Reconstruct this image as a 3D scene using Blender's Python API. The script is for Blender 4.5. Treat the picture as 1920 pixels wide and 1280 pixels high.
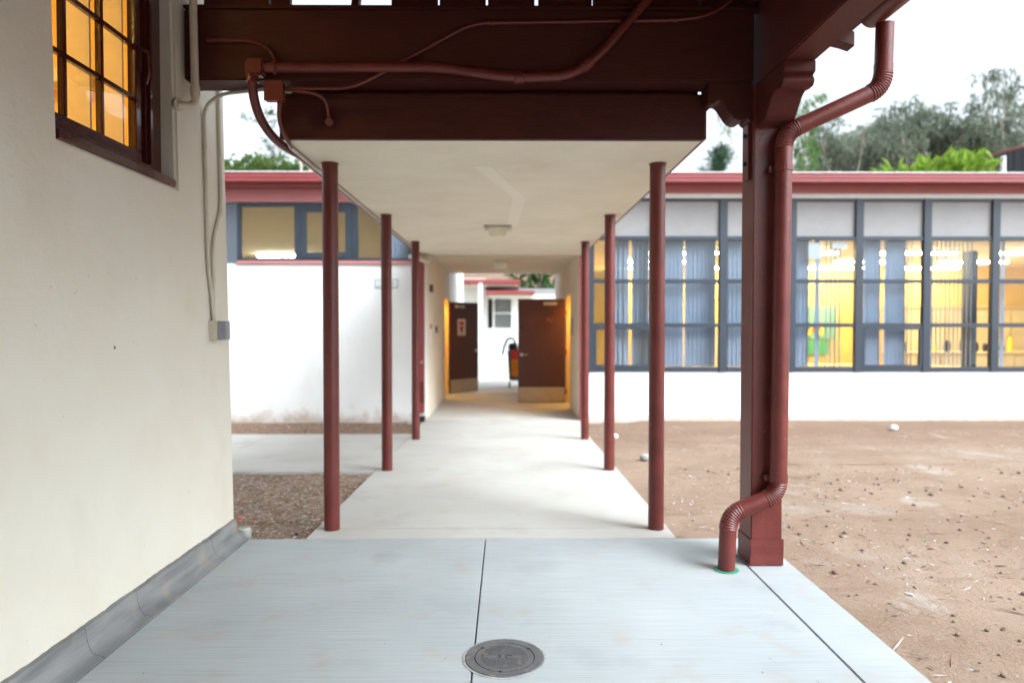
import bpy, bmesh, math, random
from mathutils import Vector, noise as mnoise
random.seed(11)
R = math.radians
sc = bpy.context.scene
for o in list(bpy.data.objects): bpy.data.objects.remove(o)
COL = sc.collection

# ------------------------------------------------------------------ camera
EYE = 1.465; PITCH = R(1.298); YAW = R(0.403); F = 1280.0
cd = bpy.data.cameras.new('camera'); cam = bpy.data.objects.new('camera', cd); COL.objects.link(cam)
cam.location = (0, 0, EYE); cam.rotation_euler = (R(90) - PITCH, 0, -YAW)
cd.sensor_width = 36; cd.lens = 24.0; cd.clip_start = 0.05; cd.clip_end = 900
cd.dof.use_dof = True; cd.dof.focus_distance = 3.2; cd.dof.aperture_fstop = 1.35
sc.camera = cam
# ------------------------------------------------------------------ sky, sun, exposure
SUN_EL, SUN_AZ = R(42), R(126)      # azimuth measured clockwise from +Y (to the right, a little behind the camera)
w = bpy.data.worlds.new('World'); sc.world = w; w.use_nodes = True
nt = w.node_tree; nt.nodes.clear()
sky = nt.nodes.new('ShaderNodeTexSky'); sky.sky_type = 'NISHITA'; sky.sun_disc = False
sky.sun_elevation = SUN_EL; sky.sun_rotation = SUN_AZ; sky.air_density = 1.0; sky.dust_density = 6.0; sky.ozone_density = 1.0
hs = nt.nodes.new('ShaderNodeHueSaturation'); hs.inputs['Saturation'].default_value = 0.05
bg = nt.nodes.new('ShaderNodeBackground'); bg.inputs['Strength'].default_value = 0.15
wo = nt.nodes.new('ShaderNodeOutputWorld')
nt.links.new(sky.outputs[0], hs.inputs['Color']); nt.links.new(hs.outputs[0], bg.inputs[0]); nt.links.new(bg.outputs[0], wo.inputs[0])
sl = bpy.data.lights.new('sun', 'SUN'); sl.energy = 0.6; sl.angle = R(40); sl.color = (1, .99, .97)
sun = bpy.data.objects.new('sun', sl); COL.objects.link(sun)
sd = Vector((math.sin(SUN_AZ)*math.cos(SUN_EL), math.cos(SUN_AZ)*math.cos(SUN_EL), math.sin(SUN_EL)))
sun.rotation_euler = sd.to_track_quat('Z', 'Y').to_euler(); sun.location = sd*30
sc.view_settings.view_transform = 'Standard'; sc.view_settings.look = 'None'
sc.view_settings.gamma = 1; sc.view_settings.use_curve_mapping = False
sc.view_settings.exposure = 1.45
sc.view_settings.use_white_balance = True; sc.view_settings.white_balance_temperature = 5900; sc.view_settings.white_balance_tint = 4

sc.cycles.max_bounces = 7; sc.cycles.diffuse_bounces = 4; sc.cycles.glossy_bounces = 3; sc.cycles.transparent_max_bounces = 10; sc.cycles.caustics_reflective = False; sc.cycles.caustics_refractive = False
# ------------------------------------------------------------------ measuring aid: point of the place seen at a photo pixel, at a known depth
_f = Vector((math.sin(YAW)*math.cos(PITCH), math.cos(YAW)*math.cos(PITCH), -math.sin(PITCH)))
_r = Vector((math.cos(YAW), -math.sin(YAW), 0)); _u = _r.cross(_f)
def ray(px, py): return _f*F + _r*(px-960) + _u*(640-py)
def atY(px, py, Y):
    d = ray(px, py); return Vector((0, 0, EYE)) + d*(Y/d.y)
def atX(px, py, X):
    d = ray(px, py); return Vector((0, 0, EYE)) + d*(X/d.x)
def atZ(px, py, z):
    d = ray(px, py); return Vector((0, 0, EYE)) + d*((z-EYE)/d.z)

# ------------------------------------------------------------------ materials
MATS = {}
def mat(name, col, rough=.6, var=.12, scale=3.0, bump=0.0, bscale=80.0, metal=0.0, stretch=None, col2=None, spec=.5, spots=0.0, emit=None, estr=0.0, coat=0.0, speck=None):
    m = bpy.data.materials.new(name); m.use_nodes = True; n = m.node_tree; b = n.nodes['Principled BSDF']; L = n.links
    geo = n.nodes.new('ShaderNodeNewGeometry'); mp = n.nodes.new('ShaderNodeMapping'); L.new(geo.outputs['Position'], mp.inputs['Vector'])
    if stretch: mp.inputs['Scale'].default_value = stretch
    n1 = n.nodes.new('ShaderNodeTexNoise'); n1.inputs['Scale'].default_value = scale; n1.inputs['Detail'].default_value = 8; n1.inputs['Roughness'].default_value = .65
    L.new(mp.outputs[0], n1.inputs['Vector'])
    cr = n.nodes.new('ShaderNodeValToRGB'); cr.color_ramp.elements[0].position = .3; cr.color_ramp.elements[1].position = .7
    c2 = col2 or tuple(c*(1-var) for c in col); c1 = col if col2 else tuple(min(1, c*(1+var*.5)) for c in col)
    cr.color_ramp.elements[0].color = (*c2, 1); cr.color_ramp.elements[1].color = (*c1, 1)
    L.new(n1.outputs['Fac'], cr.inputs[0]); out = cr.outputs[0]
    if speck:      # small flecks with a colour of their own: (colour, scale, threshold)
        vo = n.nodes.new('ShaderNodeTexNoise'); vo.inputs['Scale'].default_value = speck[1]; vo.inputs['Detail'].default_value = 2
        L.new(geo.outputs['Position'], vo.inputs['Vector'])
        r2 = n.nodes.new('ShaderNodeValToRGB'); r2.color_ramp.elements[0].position = speck[2]; r2.color_ramp.elements[1].position = speck[2]+.03
        L.new(vo.outputs['Fac'], r2.inputs[0])
        mx = n.nodes.new('ShaderNodeMixRGB'); mx.inputs[2].default_value = (*speck[0], 1); L.new(r2.outputs[0], mx.inputs[0]); L.new(out, mx.inputs[1]); out = mx.outputs[0]
    L.new(out, b.inputs['Base Color'])
    rr = n.nodes.new('ShaderNodeMapRange'); rr.inputs['To Min'].default_value = max(.03, rough-.08); rr.inputs['To Max'].default_value = min(1, rough+.08)
    L.new(n1.outputs['Fac'], rr.inputs['Value']); L.new(rr.outputs[0], b.inputs['Roughness'])
    b.inputs['Metallic'].default_value = metal; b.inputs['Specular IOR Level'].default_value = spec; b.inputs['Coat Weight'].default_value = coat
    if bump > 0:
        n2 = n.nodes.new('ShaderNodeTexNoise'); n2.inputs['Scale'].default_value = bscale; n2.inputs['Detail'].default_value = 6
        L.new(mp.outputs[0] if stretch else geo.outputs['Position'], n2.inputs['Vector'])
        bp = n.nodes.new('ShaderNodeBump'); bp.inputs['Strength'].default_value = bump; bp.inputs['Distance'].default_value = .01
        L.new(n2.outputs['Fac'], bp.inputs['Height']); L.new(bp.outputs[0], b.inputs['Normal'])
    if emit:
        b.inputs['Emission Color'].default_value = (*emit, 1); b.inputs['Emission Strength'].default_value = estr
    MATS[name] = m; return m
def stucco(name, base, tint, dirt, bumpy=.35, splash=False):
    m = bpy.data.materials.new(name); m.use_nodes = True; n = m.node_tree; b = n.nodes['Principled BSDF']; L = n.links
    geo = n.nodes.new('ShaderNodeNewGeometry')
    def nz(scale, detail=6, stretch=None, rough=.6):
        t = n.nodes.new('ShaderNodeTexNoise'); t.inputs['Scale'].default_value = scale; t.inputs['Detail'].default_value = detail; t.inputs['Roughness'].default_value = rough
        if stretch:
            mp = n.nodes.new('ShaderNodeMapping'); mp.inputs['Scale'].default_value = stretch; L.new(geo.outputs['Position'], mp.inputs[0]); L.new(mp.outputs[0], t.inputs['Vector'])
        else: L.new(geo.outputs['Position'], t.inputs['Vector'])
        return t.outputs['Fac']
    def ramp(fac, p0, p1):
        r = n.nodes.new('ShaderNodeMapRange'); r.inputs['From Min'].default_value = p0; r.inputs['From Max'].default_value = p1; L.new(fac, r.inputs['Value']); return r.outputs[0]
    def mix(fac, a, bcol):
        x = n.nodes.new('ShaderNodeMixRGB'); L.new(fac, x.inputs[0])
        if isinstance(a, tuple): x.inputs[1].default_value = (*a, 1)
        else: L.new(a, x.inputs[1])
        x.inputs[2].default_value = (*bcol, 1); return x.outputs[0]
    c = mix(ramp(nz(1.3), .35, .75), base, tint)
    st = n.nodes.new('ShaderNodeMath'); st.operation = 'MULTIPLY'; L.new(ramp(nz(2.0, 5, (1.3, 1.3, .6)), .54, .8), st.inputs[0]); st.inputs[1].default_value = dirt[1]
    c = mix(st.outputs[0], c, dirt[0])
    sp = n.nodes.new('ShaderNodeMath'); sp.operation = 'MULTIPLY'; L.new(ramp(nz(38, 2), .735, .76), sp.inputs[0]); sp.inputs[1].default_value = .4
    c = mix(sp.outputs[0], c, tuple(x*.45 for x in tint))
    if splash:                                       # mud splashed up the foot of the wall, ragged
        sx = n.nodes.new('ShaderNodeSeparateXYZ'); L.new(geo.outputs['Position'], sx.inputs[0])
        hh = n.nodes.new('ShaderNodeMath'); hh.operation = 'MULTIPLY_ADD'; L.new(nz(5, 7), hh.inputs[0]); hh.inputs[1].default_value = -.55; L.new(sx.outputs['Z'], hh.inputs[2])
        r_ = n.nodes.new('ShaderNodeMapRange'); r_.inputs['From Min'].default_value = -.20; r_.inputs['From Max'].default_value = -.40; r_.inputs['To Max'].default_value = .75; L.new(hh.outputs[0], r_.inputs['Value'])
        c = mix(r_.outputs[0], c, (.42, .31, .23))
    L.new(c, b.inputs['Base Color']); b.inputs['Roughness'].default_value = .85; b.inputs['Specular IOR Level'].default_value = .25
    ad = n.nodes.new('ShaderNodeMath'); ad.operation = 'MULTIPLY_ADD'; L.new(nz(9, 4), ad.inputs[0]); ad.inputs[1].default_value = 3.0; L.new(nz(95, 7, None, .7), ad.inputs[2])
    bp = n.nodes.new('ShaderNodeBump'); bp.inputs['Strength'].default_value = bumpy; bp.inputs['Distance'].default_value = .006
    L.new(ad.outputs[0], bp.inputs['Height']); L.new(bp.outputs[0], b.inputs['Normal'])
    MATS[name] = m; return m
def concrete(name, base, dark, broom=(2.0, 130, 1), bw=.5, stain=(.36, .28, .2)):
    m = bpy.data.materials.new(name); m.use_nodes = True; n = m.node_tree; b = n.nodes['Principled BSDF']; L = n.links
    geo = n.nodes.new('ShaderNodeNewGeometry'); mp = n.nodes.new('ShaderNodeMapping'); mp.inputs['Scale'].default_value = broom; L.new(geo.outputs['Position'], mp.inputs[0])
    def nz(scale, detail, vec):
        t = n.nodes.new('ShaderNodeTexNoise'); t.inputs['Scale'].default_value = scale; t.inputs['Detail'].default_value = detail; L.new(vec, t.inputs['Vector']); return t.outputs['Fac']
    def mr(fac, a, bb, lo=0, hi=1):
        r = n.nodes.new('ShaderNodeMapRange'); r.inputs['From Min'].default_value = a; r.inputs['From Max'].default_value = bb; r.inputs['To Min'].default_value = lo; r.inputs['To Max'].default_value = hi; L.new(fac, r.inputs['Value']); return r.outputs[0]
    def mix(fac, a, c2):
        x = n.nodes.new('ShaderNodeMixRGB'); L.new(fac, x.inputs[0])
        if isinstance(a, tuple): x.inputs[1].default_value = (*a, 1)
        else: L.new(a, x.inputs[1])
        x.inputs[2].default_value = (*c2, 1); return x.outputs[0]
    P = geo.outputs['Position']; br = nz(1, 4, mp.outputs[0])
    c = mix(mr(nz(1.1, 7, P), .3, .75), base, dark)
    c = mix(mr(br, .42, .8, 0, bw), c, tuple(x*.72 for x in dark))
    c = mix(mr(nz(4.5, 6, P), .57, .80, 0, .55), c, stain)
    c = mix(mr(nz(1.9, 9, P), .58, .66, 0, .22), c, tuple(x*.7 for x in dark))
    c = mix(mr(nz(55, 3, P), .72, .76, 0, .6), c, (.2, .16, .13))
    L.new(c, b.inputs['Base Color']); b.inputs['Roughness'].default_value = .75; b.inputs['Specular IOR Level'].default_value = .35
    bp = n.nodes.new('ShaderNodeBump'); bp.inputs['Strength'].default_value = .3; bp.inputs['Distance'].default_value = .004; L.new(br, bp.inputs['Height']); L.new(bp.outputs[0], b.inputs['Normal'])
    MATS[name] = m; return m
def glass(name, tint=(1, 1, 1), refl=.9):
    m = bpy.data.materials.new(name); m.use_nodes = True; n = m.node_tree; L = n.links; n.nodes.clear()
    o = n.nodes.new('ShaderNodeOutputMaterial'); g = n.nodes.new('ShaderNodeBsdfGlossy'); g.inputs['Roughness'].default_value = .02; g.inputs['Color'].default_value = (refl, refl, refl, 1)
    t = n.nodes.new('ShaderNodeBsdfTransparent'); t.inputs[0].default_value = (*tint, 1)
    fr = n.nodes.new('ShaderNodeFresnel'); ge = n.nodes.new('ShaderNodeNewGeometry')
    io = n.nodes.new('ShaderNodeMapRange'); io.inputs['To Min'].default_value = 1.45; io.inputs['To Max'].default_value = 1/1.45      # same reflectance from both sides of the pane
    L.new(ge.outputs['Backfacing'], io.inputs['Value']); L.new(io.outputs[0], fr.inputs['IOR'])
    nb = n.nodes.new('ShaderNodeTexNoise'); nb.inputs['Scale'].default_value = 1.2; L.new(ge.outputs['Position'], nb.inputs['Vector'])
    bp = n.nodes.new('ShaderNodeBump'); bp.inputs['Strength'].default_value = .06; bp.inputs['Distance'].default_value = .02; L.new(nb.outputs['Fac'], bp.inputs['Height'])
    L.new(bp.outputs[0], g.inputs['Normal'])
    mx = n.nodes.new('ShaderNodeMixShader'); L.new(fr.outputs[0], mx.inputs[0]); L.new(t.outputs[0], mx.inputs[1]); L.new(g.outputs[0], mx.inputs[2]); L.new(mx.outputs[0], o.inputs[0])
    MATS[name] = m; return m
def leafmat(name, c1, c2, trans=.35, scale=1.2):
    m = bpy.data.materials.new(name); m.use_nodes = True; n = m.node_tree; L = n.links; n.nodes.clear()
    o = n.nodes.new('ShaderNodeOutputMaterial'); ge = n.nodes.new('ShaderNodeNewGeometry'); t = n.nodes.new('ShaderNodeTexNoise'); t.inputs['Scale'].default_value = scale; t.inputs['Detail'].default_value = 5
    L.new(ge.outputs['Position'], t.inputs['Vector'])
    cr = n.nodes.new('ShaderNodeValToRGB'); cr.color_ramp.elements[0].position = .35; cr.color_ramp.elements[1].position = .65
    cr.color_ramp.elements[0].color = (*c1, 1); cr.color_ramp.elements[1].color = (*c2, 1); L.new(t.outputs['Fac'], cr.inputs[0])
    d = n.nodes.new('ShaderNodeBsdfDiffuse'); tr = n.nodes.new('ShaderNodeBsdfTranslucent'); mx = n.nodes.new('ShaderNodeMixShader'); mx.inputs[0].default_value = trans
    L.new(cr.outputs[0], d.inputs[0]); L.new(cr.outputs[0], tr.inputs[0]); L.new(d.outputs[0], mx.inputs[1]); L.new(tr.outputs[0], mx.inputs[2]); L.new(mx.outputs[0], o.inputs[0])
    MATS[name] = m; return m

stucco('cream_stucco', (.72, .675, .585), (.67, .61, .50), ((.50, .43, .32), .22), .45)
stucco('white_stucco', (.80, .80, .79), (.74, .735, .72), ((.6, .52, .44), .25), .2, True)
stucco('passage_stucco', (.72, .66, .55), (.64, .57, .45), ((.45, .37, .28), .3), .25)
stucco('soffit_stucco', (.80, .74, .61), (.70, .64, .50), ((.86, .82, .72), .55), .7)
stucco('soffit_patch', (.84, .79, .67), (.78, .72, .59), ((.86, .82, .72), .4), .7)
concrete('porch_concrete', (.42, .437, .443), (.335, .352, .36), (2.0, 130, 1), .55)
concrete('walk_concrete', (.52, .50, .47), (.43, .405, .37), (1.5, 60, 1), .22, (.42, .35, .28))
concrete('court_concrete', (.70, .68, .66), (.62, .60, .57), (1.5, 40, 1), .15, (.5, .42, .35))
concrete('plinth_cement', (.30, .295, .285), (.15, .15, .155), (5, 2.2, 22), .9, (.40, .31, .22))
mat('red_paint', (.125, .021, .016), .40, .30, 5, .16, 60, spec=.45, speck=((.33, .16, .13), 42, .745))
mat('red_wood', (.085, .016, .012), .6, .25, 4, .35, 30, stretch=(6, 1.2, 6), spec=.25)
mat('red_beam_shaded', (.055, .010, .007), .55, .25, 4, .3, 30, stretch=(1.2, 6, 6), spec=.3)  # same red paint, darkened to carry the shade under the porch roof
mat('fascia_red', (.27, .055, .057), .45, .12, 3, .06, 40)
mat('frieze_red_bloom', (.50, .19, .195), .5, .1, 3, .06, 40)  # same red paint, with the pale wash of bloom put into its colour
mat('door_brown', (.085, .026, .02), .5, .15, 2, .05, 90)
mat('orange_rust', (.35, .07, .015), .6, .2, 20)
mat('cream_paint', (.60, .54, .43), .45, .15, 8, .1, 90)
mat('box_side', (.27, .27, .31), .5, .15, 12)
mat('slate_frame', (.032, .042, .060), .42, .15, 4)
mat('slate_panel', (.11, .125, .15), .5, .1, 2)
mat('white_trim', (.78, .79, .78), .5, .1, 4)
mat('window_brown', (.065, .012, .010), .22, .25, 14, .15, 70, coat=.4)
mat('spandrel', (.30, .29, .29), .5, .12, 2.5, .25, 26, stretch=(1, 1, 1))
mat('steel', (.55, .52, .47), .35, .15, 5, metal=.8)
mat('kick_plate', (.46, .38, .29), .45, .15, 6, metal=.25)
mat('black', (.012, .012, .013), .45, .2, 6)
mat('blind_slat', (.34, .40, .50), .7, .1, 3)
mat('room_yellow', (.82, .57, .17), .8, .1, 1.5)
mat('room_cream', (.80, .68, .45), .8, .1, 1.5)
mat('room_ceiling', (.74, .66, .54), .8, .06, .6)
mat('room_floor', (.25, .17, .1), .6, .2, 3)
mat('cabinet_wood', (.72, .53, .28), .6, .15, 3)
mat('tube_light', (.9, .9, .85), .5, .02, 3, emit=(1, .78, .42), estr=34.0)
mat('tube_warm', (.9, .8, .6), .5, .02, 3, emit=(1, .66, .20), estr=30.0)
mat('tube_lobby', (.9, .8, .6), .5, .02, 3, emit=(1, .62, .18), estr=20.0)
mat('tube_pale', (.9, .9, .85), .5, .02, 3, emit=(1, .86, .62), estr=50.0)
mat('lamp_lens', (.72, .68, .52), .35, .15, 6)
mat('lamp_plate', (.50, .47, .40), .5, .15, 6)
mat('iron', (.17, .175, .185), .5, .35, 14, .2, 120, metal=.35, col2=(.12, .115, .12), speck=((.26, .20, .15), 26, .66))
mat('iron_dark', (.02, .02, .022), .7, .2, 10)
mat('grout', (.07, .065, .06), .9, .3, 20)
mat('green_pvc', (.05, .28, .16), .5, .15, 20)
mat('sign_white', (.72, .75, .76), .5, .08, 8)
mat('sign_grey', (.38, .41, .43), .6, .1, 8)
mat('paper', (.75, .70, .62), .8, .08, 9)
mat('red_ink', (.55, .06, .05), .7, .1, 9)
mat('faded_red', (.28, .08, .06), .7, .2, 30)
mat('bin_grey', (.12, .14, .14), .5, .15, 6)
mat('orange_plastic', (.80, .30, .02), .45, .1, 6)
mat('red_plastic', (.70, .06, .06), .4, .1, 6)
mat('blue_plastic', (.02, .03, .12), .4, .1, 6)
mat('board_green', (.10, .42, .14), .8, .15, 5)
mat('board_teal', (.25, .48, .40), .8, .15, 5)
mat('poster_yellow', (.85, .60, .05), .8, .1, 5)
mat('bark_pale', (.52, .46, .40), .8, .3, 3, .4, 20, stretch=(3, 3, .6))
mat('bark_brown', (.16, .11, .08), .9, .3, 4, .5, 20, stretch=(3, 3, .6))
mat('tank_dark', (.05, .055, .065), .5, .25, 3, stretch=(2, 2, .3))
mat('rust_rim', (.25, .11, .09), .7, .2, 6)
mat('pebble', (.22, .15, .11), .9, .5, 40, .4, 60)
mat('stone_grey', (.36, .36, .34), .9, .35, 30, .5, 60)
mat('chip_light', (.50, .39, .31), .9, .3, 60); mat('chip_dark', (.13, .08, .055), .9, .4, 60); mat('chip_red', (.27, .14, .085), .9, .3, 60); mat('chip_grey', (.48, .44, .41), .9, .3, 60)
glass('clear_glass'); glass('tinted_glass', (.86, .88, .9))
leafmat('leaf_green', (.05, .10, .03), (.17, .25, .08), .4, 1.4)
leafmat('leaf_gum', (.12, .145, .105), (.25, .28, .21), .4, .5)
leafmat('leaf_palm', (.07, .15, .04), (.18, .27, .10), .45, 2)
leafmat('leaf_bright', (.14, .26, .03), (.32, .44, .08), .5, 1.5)
leafmat('leaf_pine', (.035, .075, .045), (.09, .14, .085), .3, 2)
leafmat('leaf_dark', (.02, .055, .018), (.07, .13, .04), .35, .8)

# ------------------------------------------------------------------ mesh building
WLOC = {}
class MB:
    def __init__(s): s.v = []; s.f = []
    def add(s, vs, fs):
        k = len(s.v); s.v += [tuple(v) for v in vs]; s.f += [tuple(i+k for i in f) for f in fs]; return s
    def box(s, x0, x1, y0, y1, z0, z1):
        return s.add([(x0,y0,z0),(x1,y0,z0),(x1,y1,z0),(x0,y1,z0),(x0,y0,z1),(x1,y0,z1),(x1,y1,z1),(x0,y1,z1)],
                     [(3,2,1,0),(4,5,6,7),(0,1,5,4),(1,2,6,5),(2,3,7,6),(3,0,4,7)])
    def slab(s, x0, x1, y0, y1, zf, th, ny=1):
        ys = [y0+(y1-y0)*i/ny for i in range(ny+1)]; vs = []
        for y in ys: vs += [(x0,y,zf(y)-th),(x1,y,zf(y)-th),(x1,y,zf(y)),(x0,y,zf(y))]
        fs = [(0,1,2,3), tuple(4*ny+i for i in (3,2,1,0))]
        for i in range(ny):
            a = 4*i; b = a+4
            for j in range(4): fs.append((a+j, b+j, b+(j+1)%4, a+(j+1)%4))
        return s.add(vs, fs)
    def obox(s, c, dx, dy, dz, hx, hy, hz):       # oriented box
        c = Vector(c); dx = Vector(dx).normalized()*hx; dy = Vector(dy).normalized()*hy; dz = Vector(dz).normalized()*hz
        vs = [c+a*dx+b*dy+e*dz for e in (-1,1) for a, b in ((-1,-1),(1,-1),(1,1),(-1,1))]
        return s.add(vs, [(3,2,1,0),(4,5,6,7),(0,1,5,4),(1,2,6,5),(2,3,7,6),(3,0,4,7)])
    def prism(s, prof, axis, a0, a1):             # closed outline swept along one axis; prof in the other two axes
        def mk(p, a): return {'x': (a, p[0], p[1]), 'y': (p[0], a, p[1]), 'z': (p[0], p[1], a)}[axis]
        n = len(prof); vs = [mk(p, a0) for p in prof] + [mk(p, a1) for p in prof]
        return s.add(vs, [tuple(range(n))[::-1], tuple(range(n, 2*n))] + [(i, (i+1) % n, n+(i+1) % n, n+i) for i in range(n)])
    def tube(s, pts, rad, n=12, caps=True):
        pts = [Vector(p) for p in pts]; m = len(pts); rad = rad if isinstance(rad, (list, tuple)) else [rad]*m
        t0 = (pts[1]-pts[0]).normalized(); ref = Vector((0,0,1)) if abs(t0.z) < .9 else Vector((1,0,0))
        nx = t0.cross(ref).normalized(); vs = []; fs = []
        for i in range(m):
            t = ((pts[min(i+1,m-1)]-pts[i]).normalized() + (pts[i]-pts[max(i-1,0)]).normalized()).normalized()
            nx = (nx - t*nx.dot(t)).normalized(); ny = t.cross(nx)
            for k in range(n):
                a = 2*math.pi*k/n; vs.append(pts[i] + (nx*math.cos(a)+ny*math.sin(a))*rad[i])
        for i in range(m-1):
            for k in range(n): fs.append((i*n+k, i*n+(k+1)%n, (i+1)*n+(k+1)%n, (i+1)*n+k))
        if caps: fs += [tuple(range(n))[::-1], tuple((m-1)*n+k for k in range(n))]
        return s.add(vs, fs)
    def lathe(s, prof, c, n=32):                  # prof (r, z) turned round the vertical through c
        vs = []; fs = []; m = len(prof)
        for r, z in prof:
            for k in range(n):
                a = 2*math.pi*k/n; vs.append((c[0]+r*math.cos(a), c[1]+r*math.sin(a), c[2]+z))
        for i in range(m-1):
            for k in range(n): fs.append((i*n+k, i*n+(k+1)%n, (i+1)*n+(k+1)%n, (i+1)*n+k))
        fs += [tuple(range(n))[::-1], tuple((m-1)*n+k for k in range(n))]
        return s.add(vs, fs)
    def build(s, name, m, parent=None, bevel=0, smooth=False, seg=2):
        xs, ys, zs = zip(*s.v); o0 = Vector(((min(xs)+max(xs))/2, (min(ys)+max(ys))/2, min(zs)))
        me = bpy.data.meshes.new(name); me.from_pydata([tuple(Vector(v)-o0) for v in s.v], [], s.f); me.validate()
        bm = bmesh.new(); bm.from_mesh(me); bmesh.ops.recalc_face_normals(bm, faces=bm.faces)
        if bevel:
            ed = [e for e in bm.edges if len(e.link_faces) == 2 and e.calc_face_angle(0) > .6]
            bmesh.ops.bevel(bm, geom=ed, offset=bevel, segments=seg, affect='EDGES', clamp_overlap=True)
        bm.to_mesh(me); bm.free()
        if smooth:
            for p in me.polygons: p.use_smooth = True
            try: me.set_sharp_from_angle(angle=R(38))
            except Exception: pass
        me.materials.append(MATS[m] if isinstance(m, str) else m)
        o = bpy.data.objects.new(name, me); COL.objects.link(o); place(o, o0, parent); return o
def place(o, wl, parent):
    wl = Vector(wl); WLOC[o] = wl
    if parent: o.parent = parent; o.location = wl - WLOC[parent]
    else: o.location = wl
def tag(o, label=None, cat=None, group=None, kind=None):
    if label: o['label'] = label
    if cat: o['category'] = cat
    if group: o['group'] = group
    if kind: o['kind'] = kind
    return o
def empty(name, loc, label, cat, group=None):
    e = bpy.data.objects.new(name, None); COL.objects.link(e); e.empty_display_size = .1; place(e, loc, None); return tag(e, label, cat, group)
def share(src, name, loc, parent):
    o = bpy.data.objects.new(name, src.data); COL.objects.link(o); place(o, loc, parent); return o
def text(name, body, size, loc, rot, m, parent, depth=.001):
    cu = bpy.data.curves.new(name, 'FONT'); cu.body = body; cu.size = size; cu.extrude = depth; cu.align_x = 'CENTER'; cu.align_y = 'CENTER'
    t = bpy.data.objects.new(name+'_tmp', cu); COL.objects.link(t)
    dg = bpy.context.evaluated_depsgraph_get(); me = bpy.data.meshes.new_from_object(t.evaluated_get(dg)); bpy.data.objects.remove(t)
    me.materials.clear(); me.materials.append(MATS[m]); o = bpy.data.objects.new(name, me); COL.objects.link(o); place(o, loc, parent); o.rotation_euler = rot; return o
def arc(p0, p1, p2, n=8):                          # smooth bend p0 -> p2 round corner p1
    p0, p1, p2 = Vector(p0), Vector(p1), Vector(p2)
    return [(1-t)**2*p0 + 2*t*(1-t)*p1 + t*t*p2 for t in [i/n for i in range(n+1)]]
def bendpath(pts, rad=.08, n=7):
    pts = [Vector(p) for p in pts]; out = [pts[0]]
    for i in range(1, len(pts)-1):
        a = pts[i] + (pts[i-1]-pts[i]).normalized()*min(rad, (pts[i-1]-pts[i]).length*.49); b = pts[i] + (pts[i+1]-pts[i]).normalized()*min(rad, (pts[i+1]-pts[i]).length*.49)
        out += arc(a, pts[i], b, n)
    return out + [pts[-1]]

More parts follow.
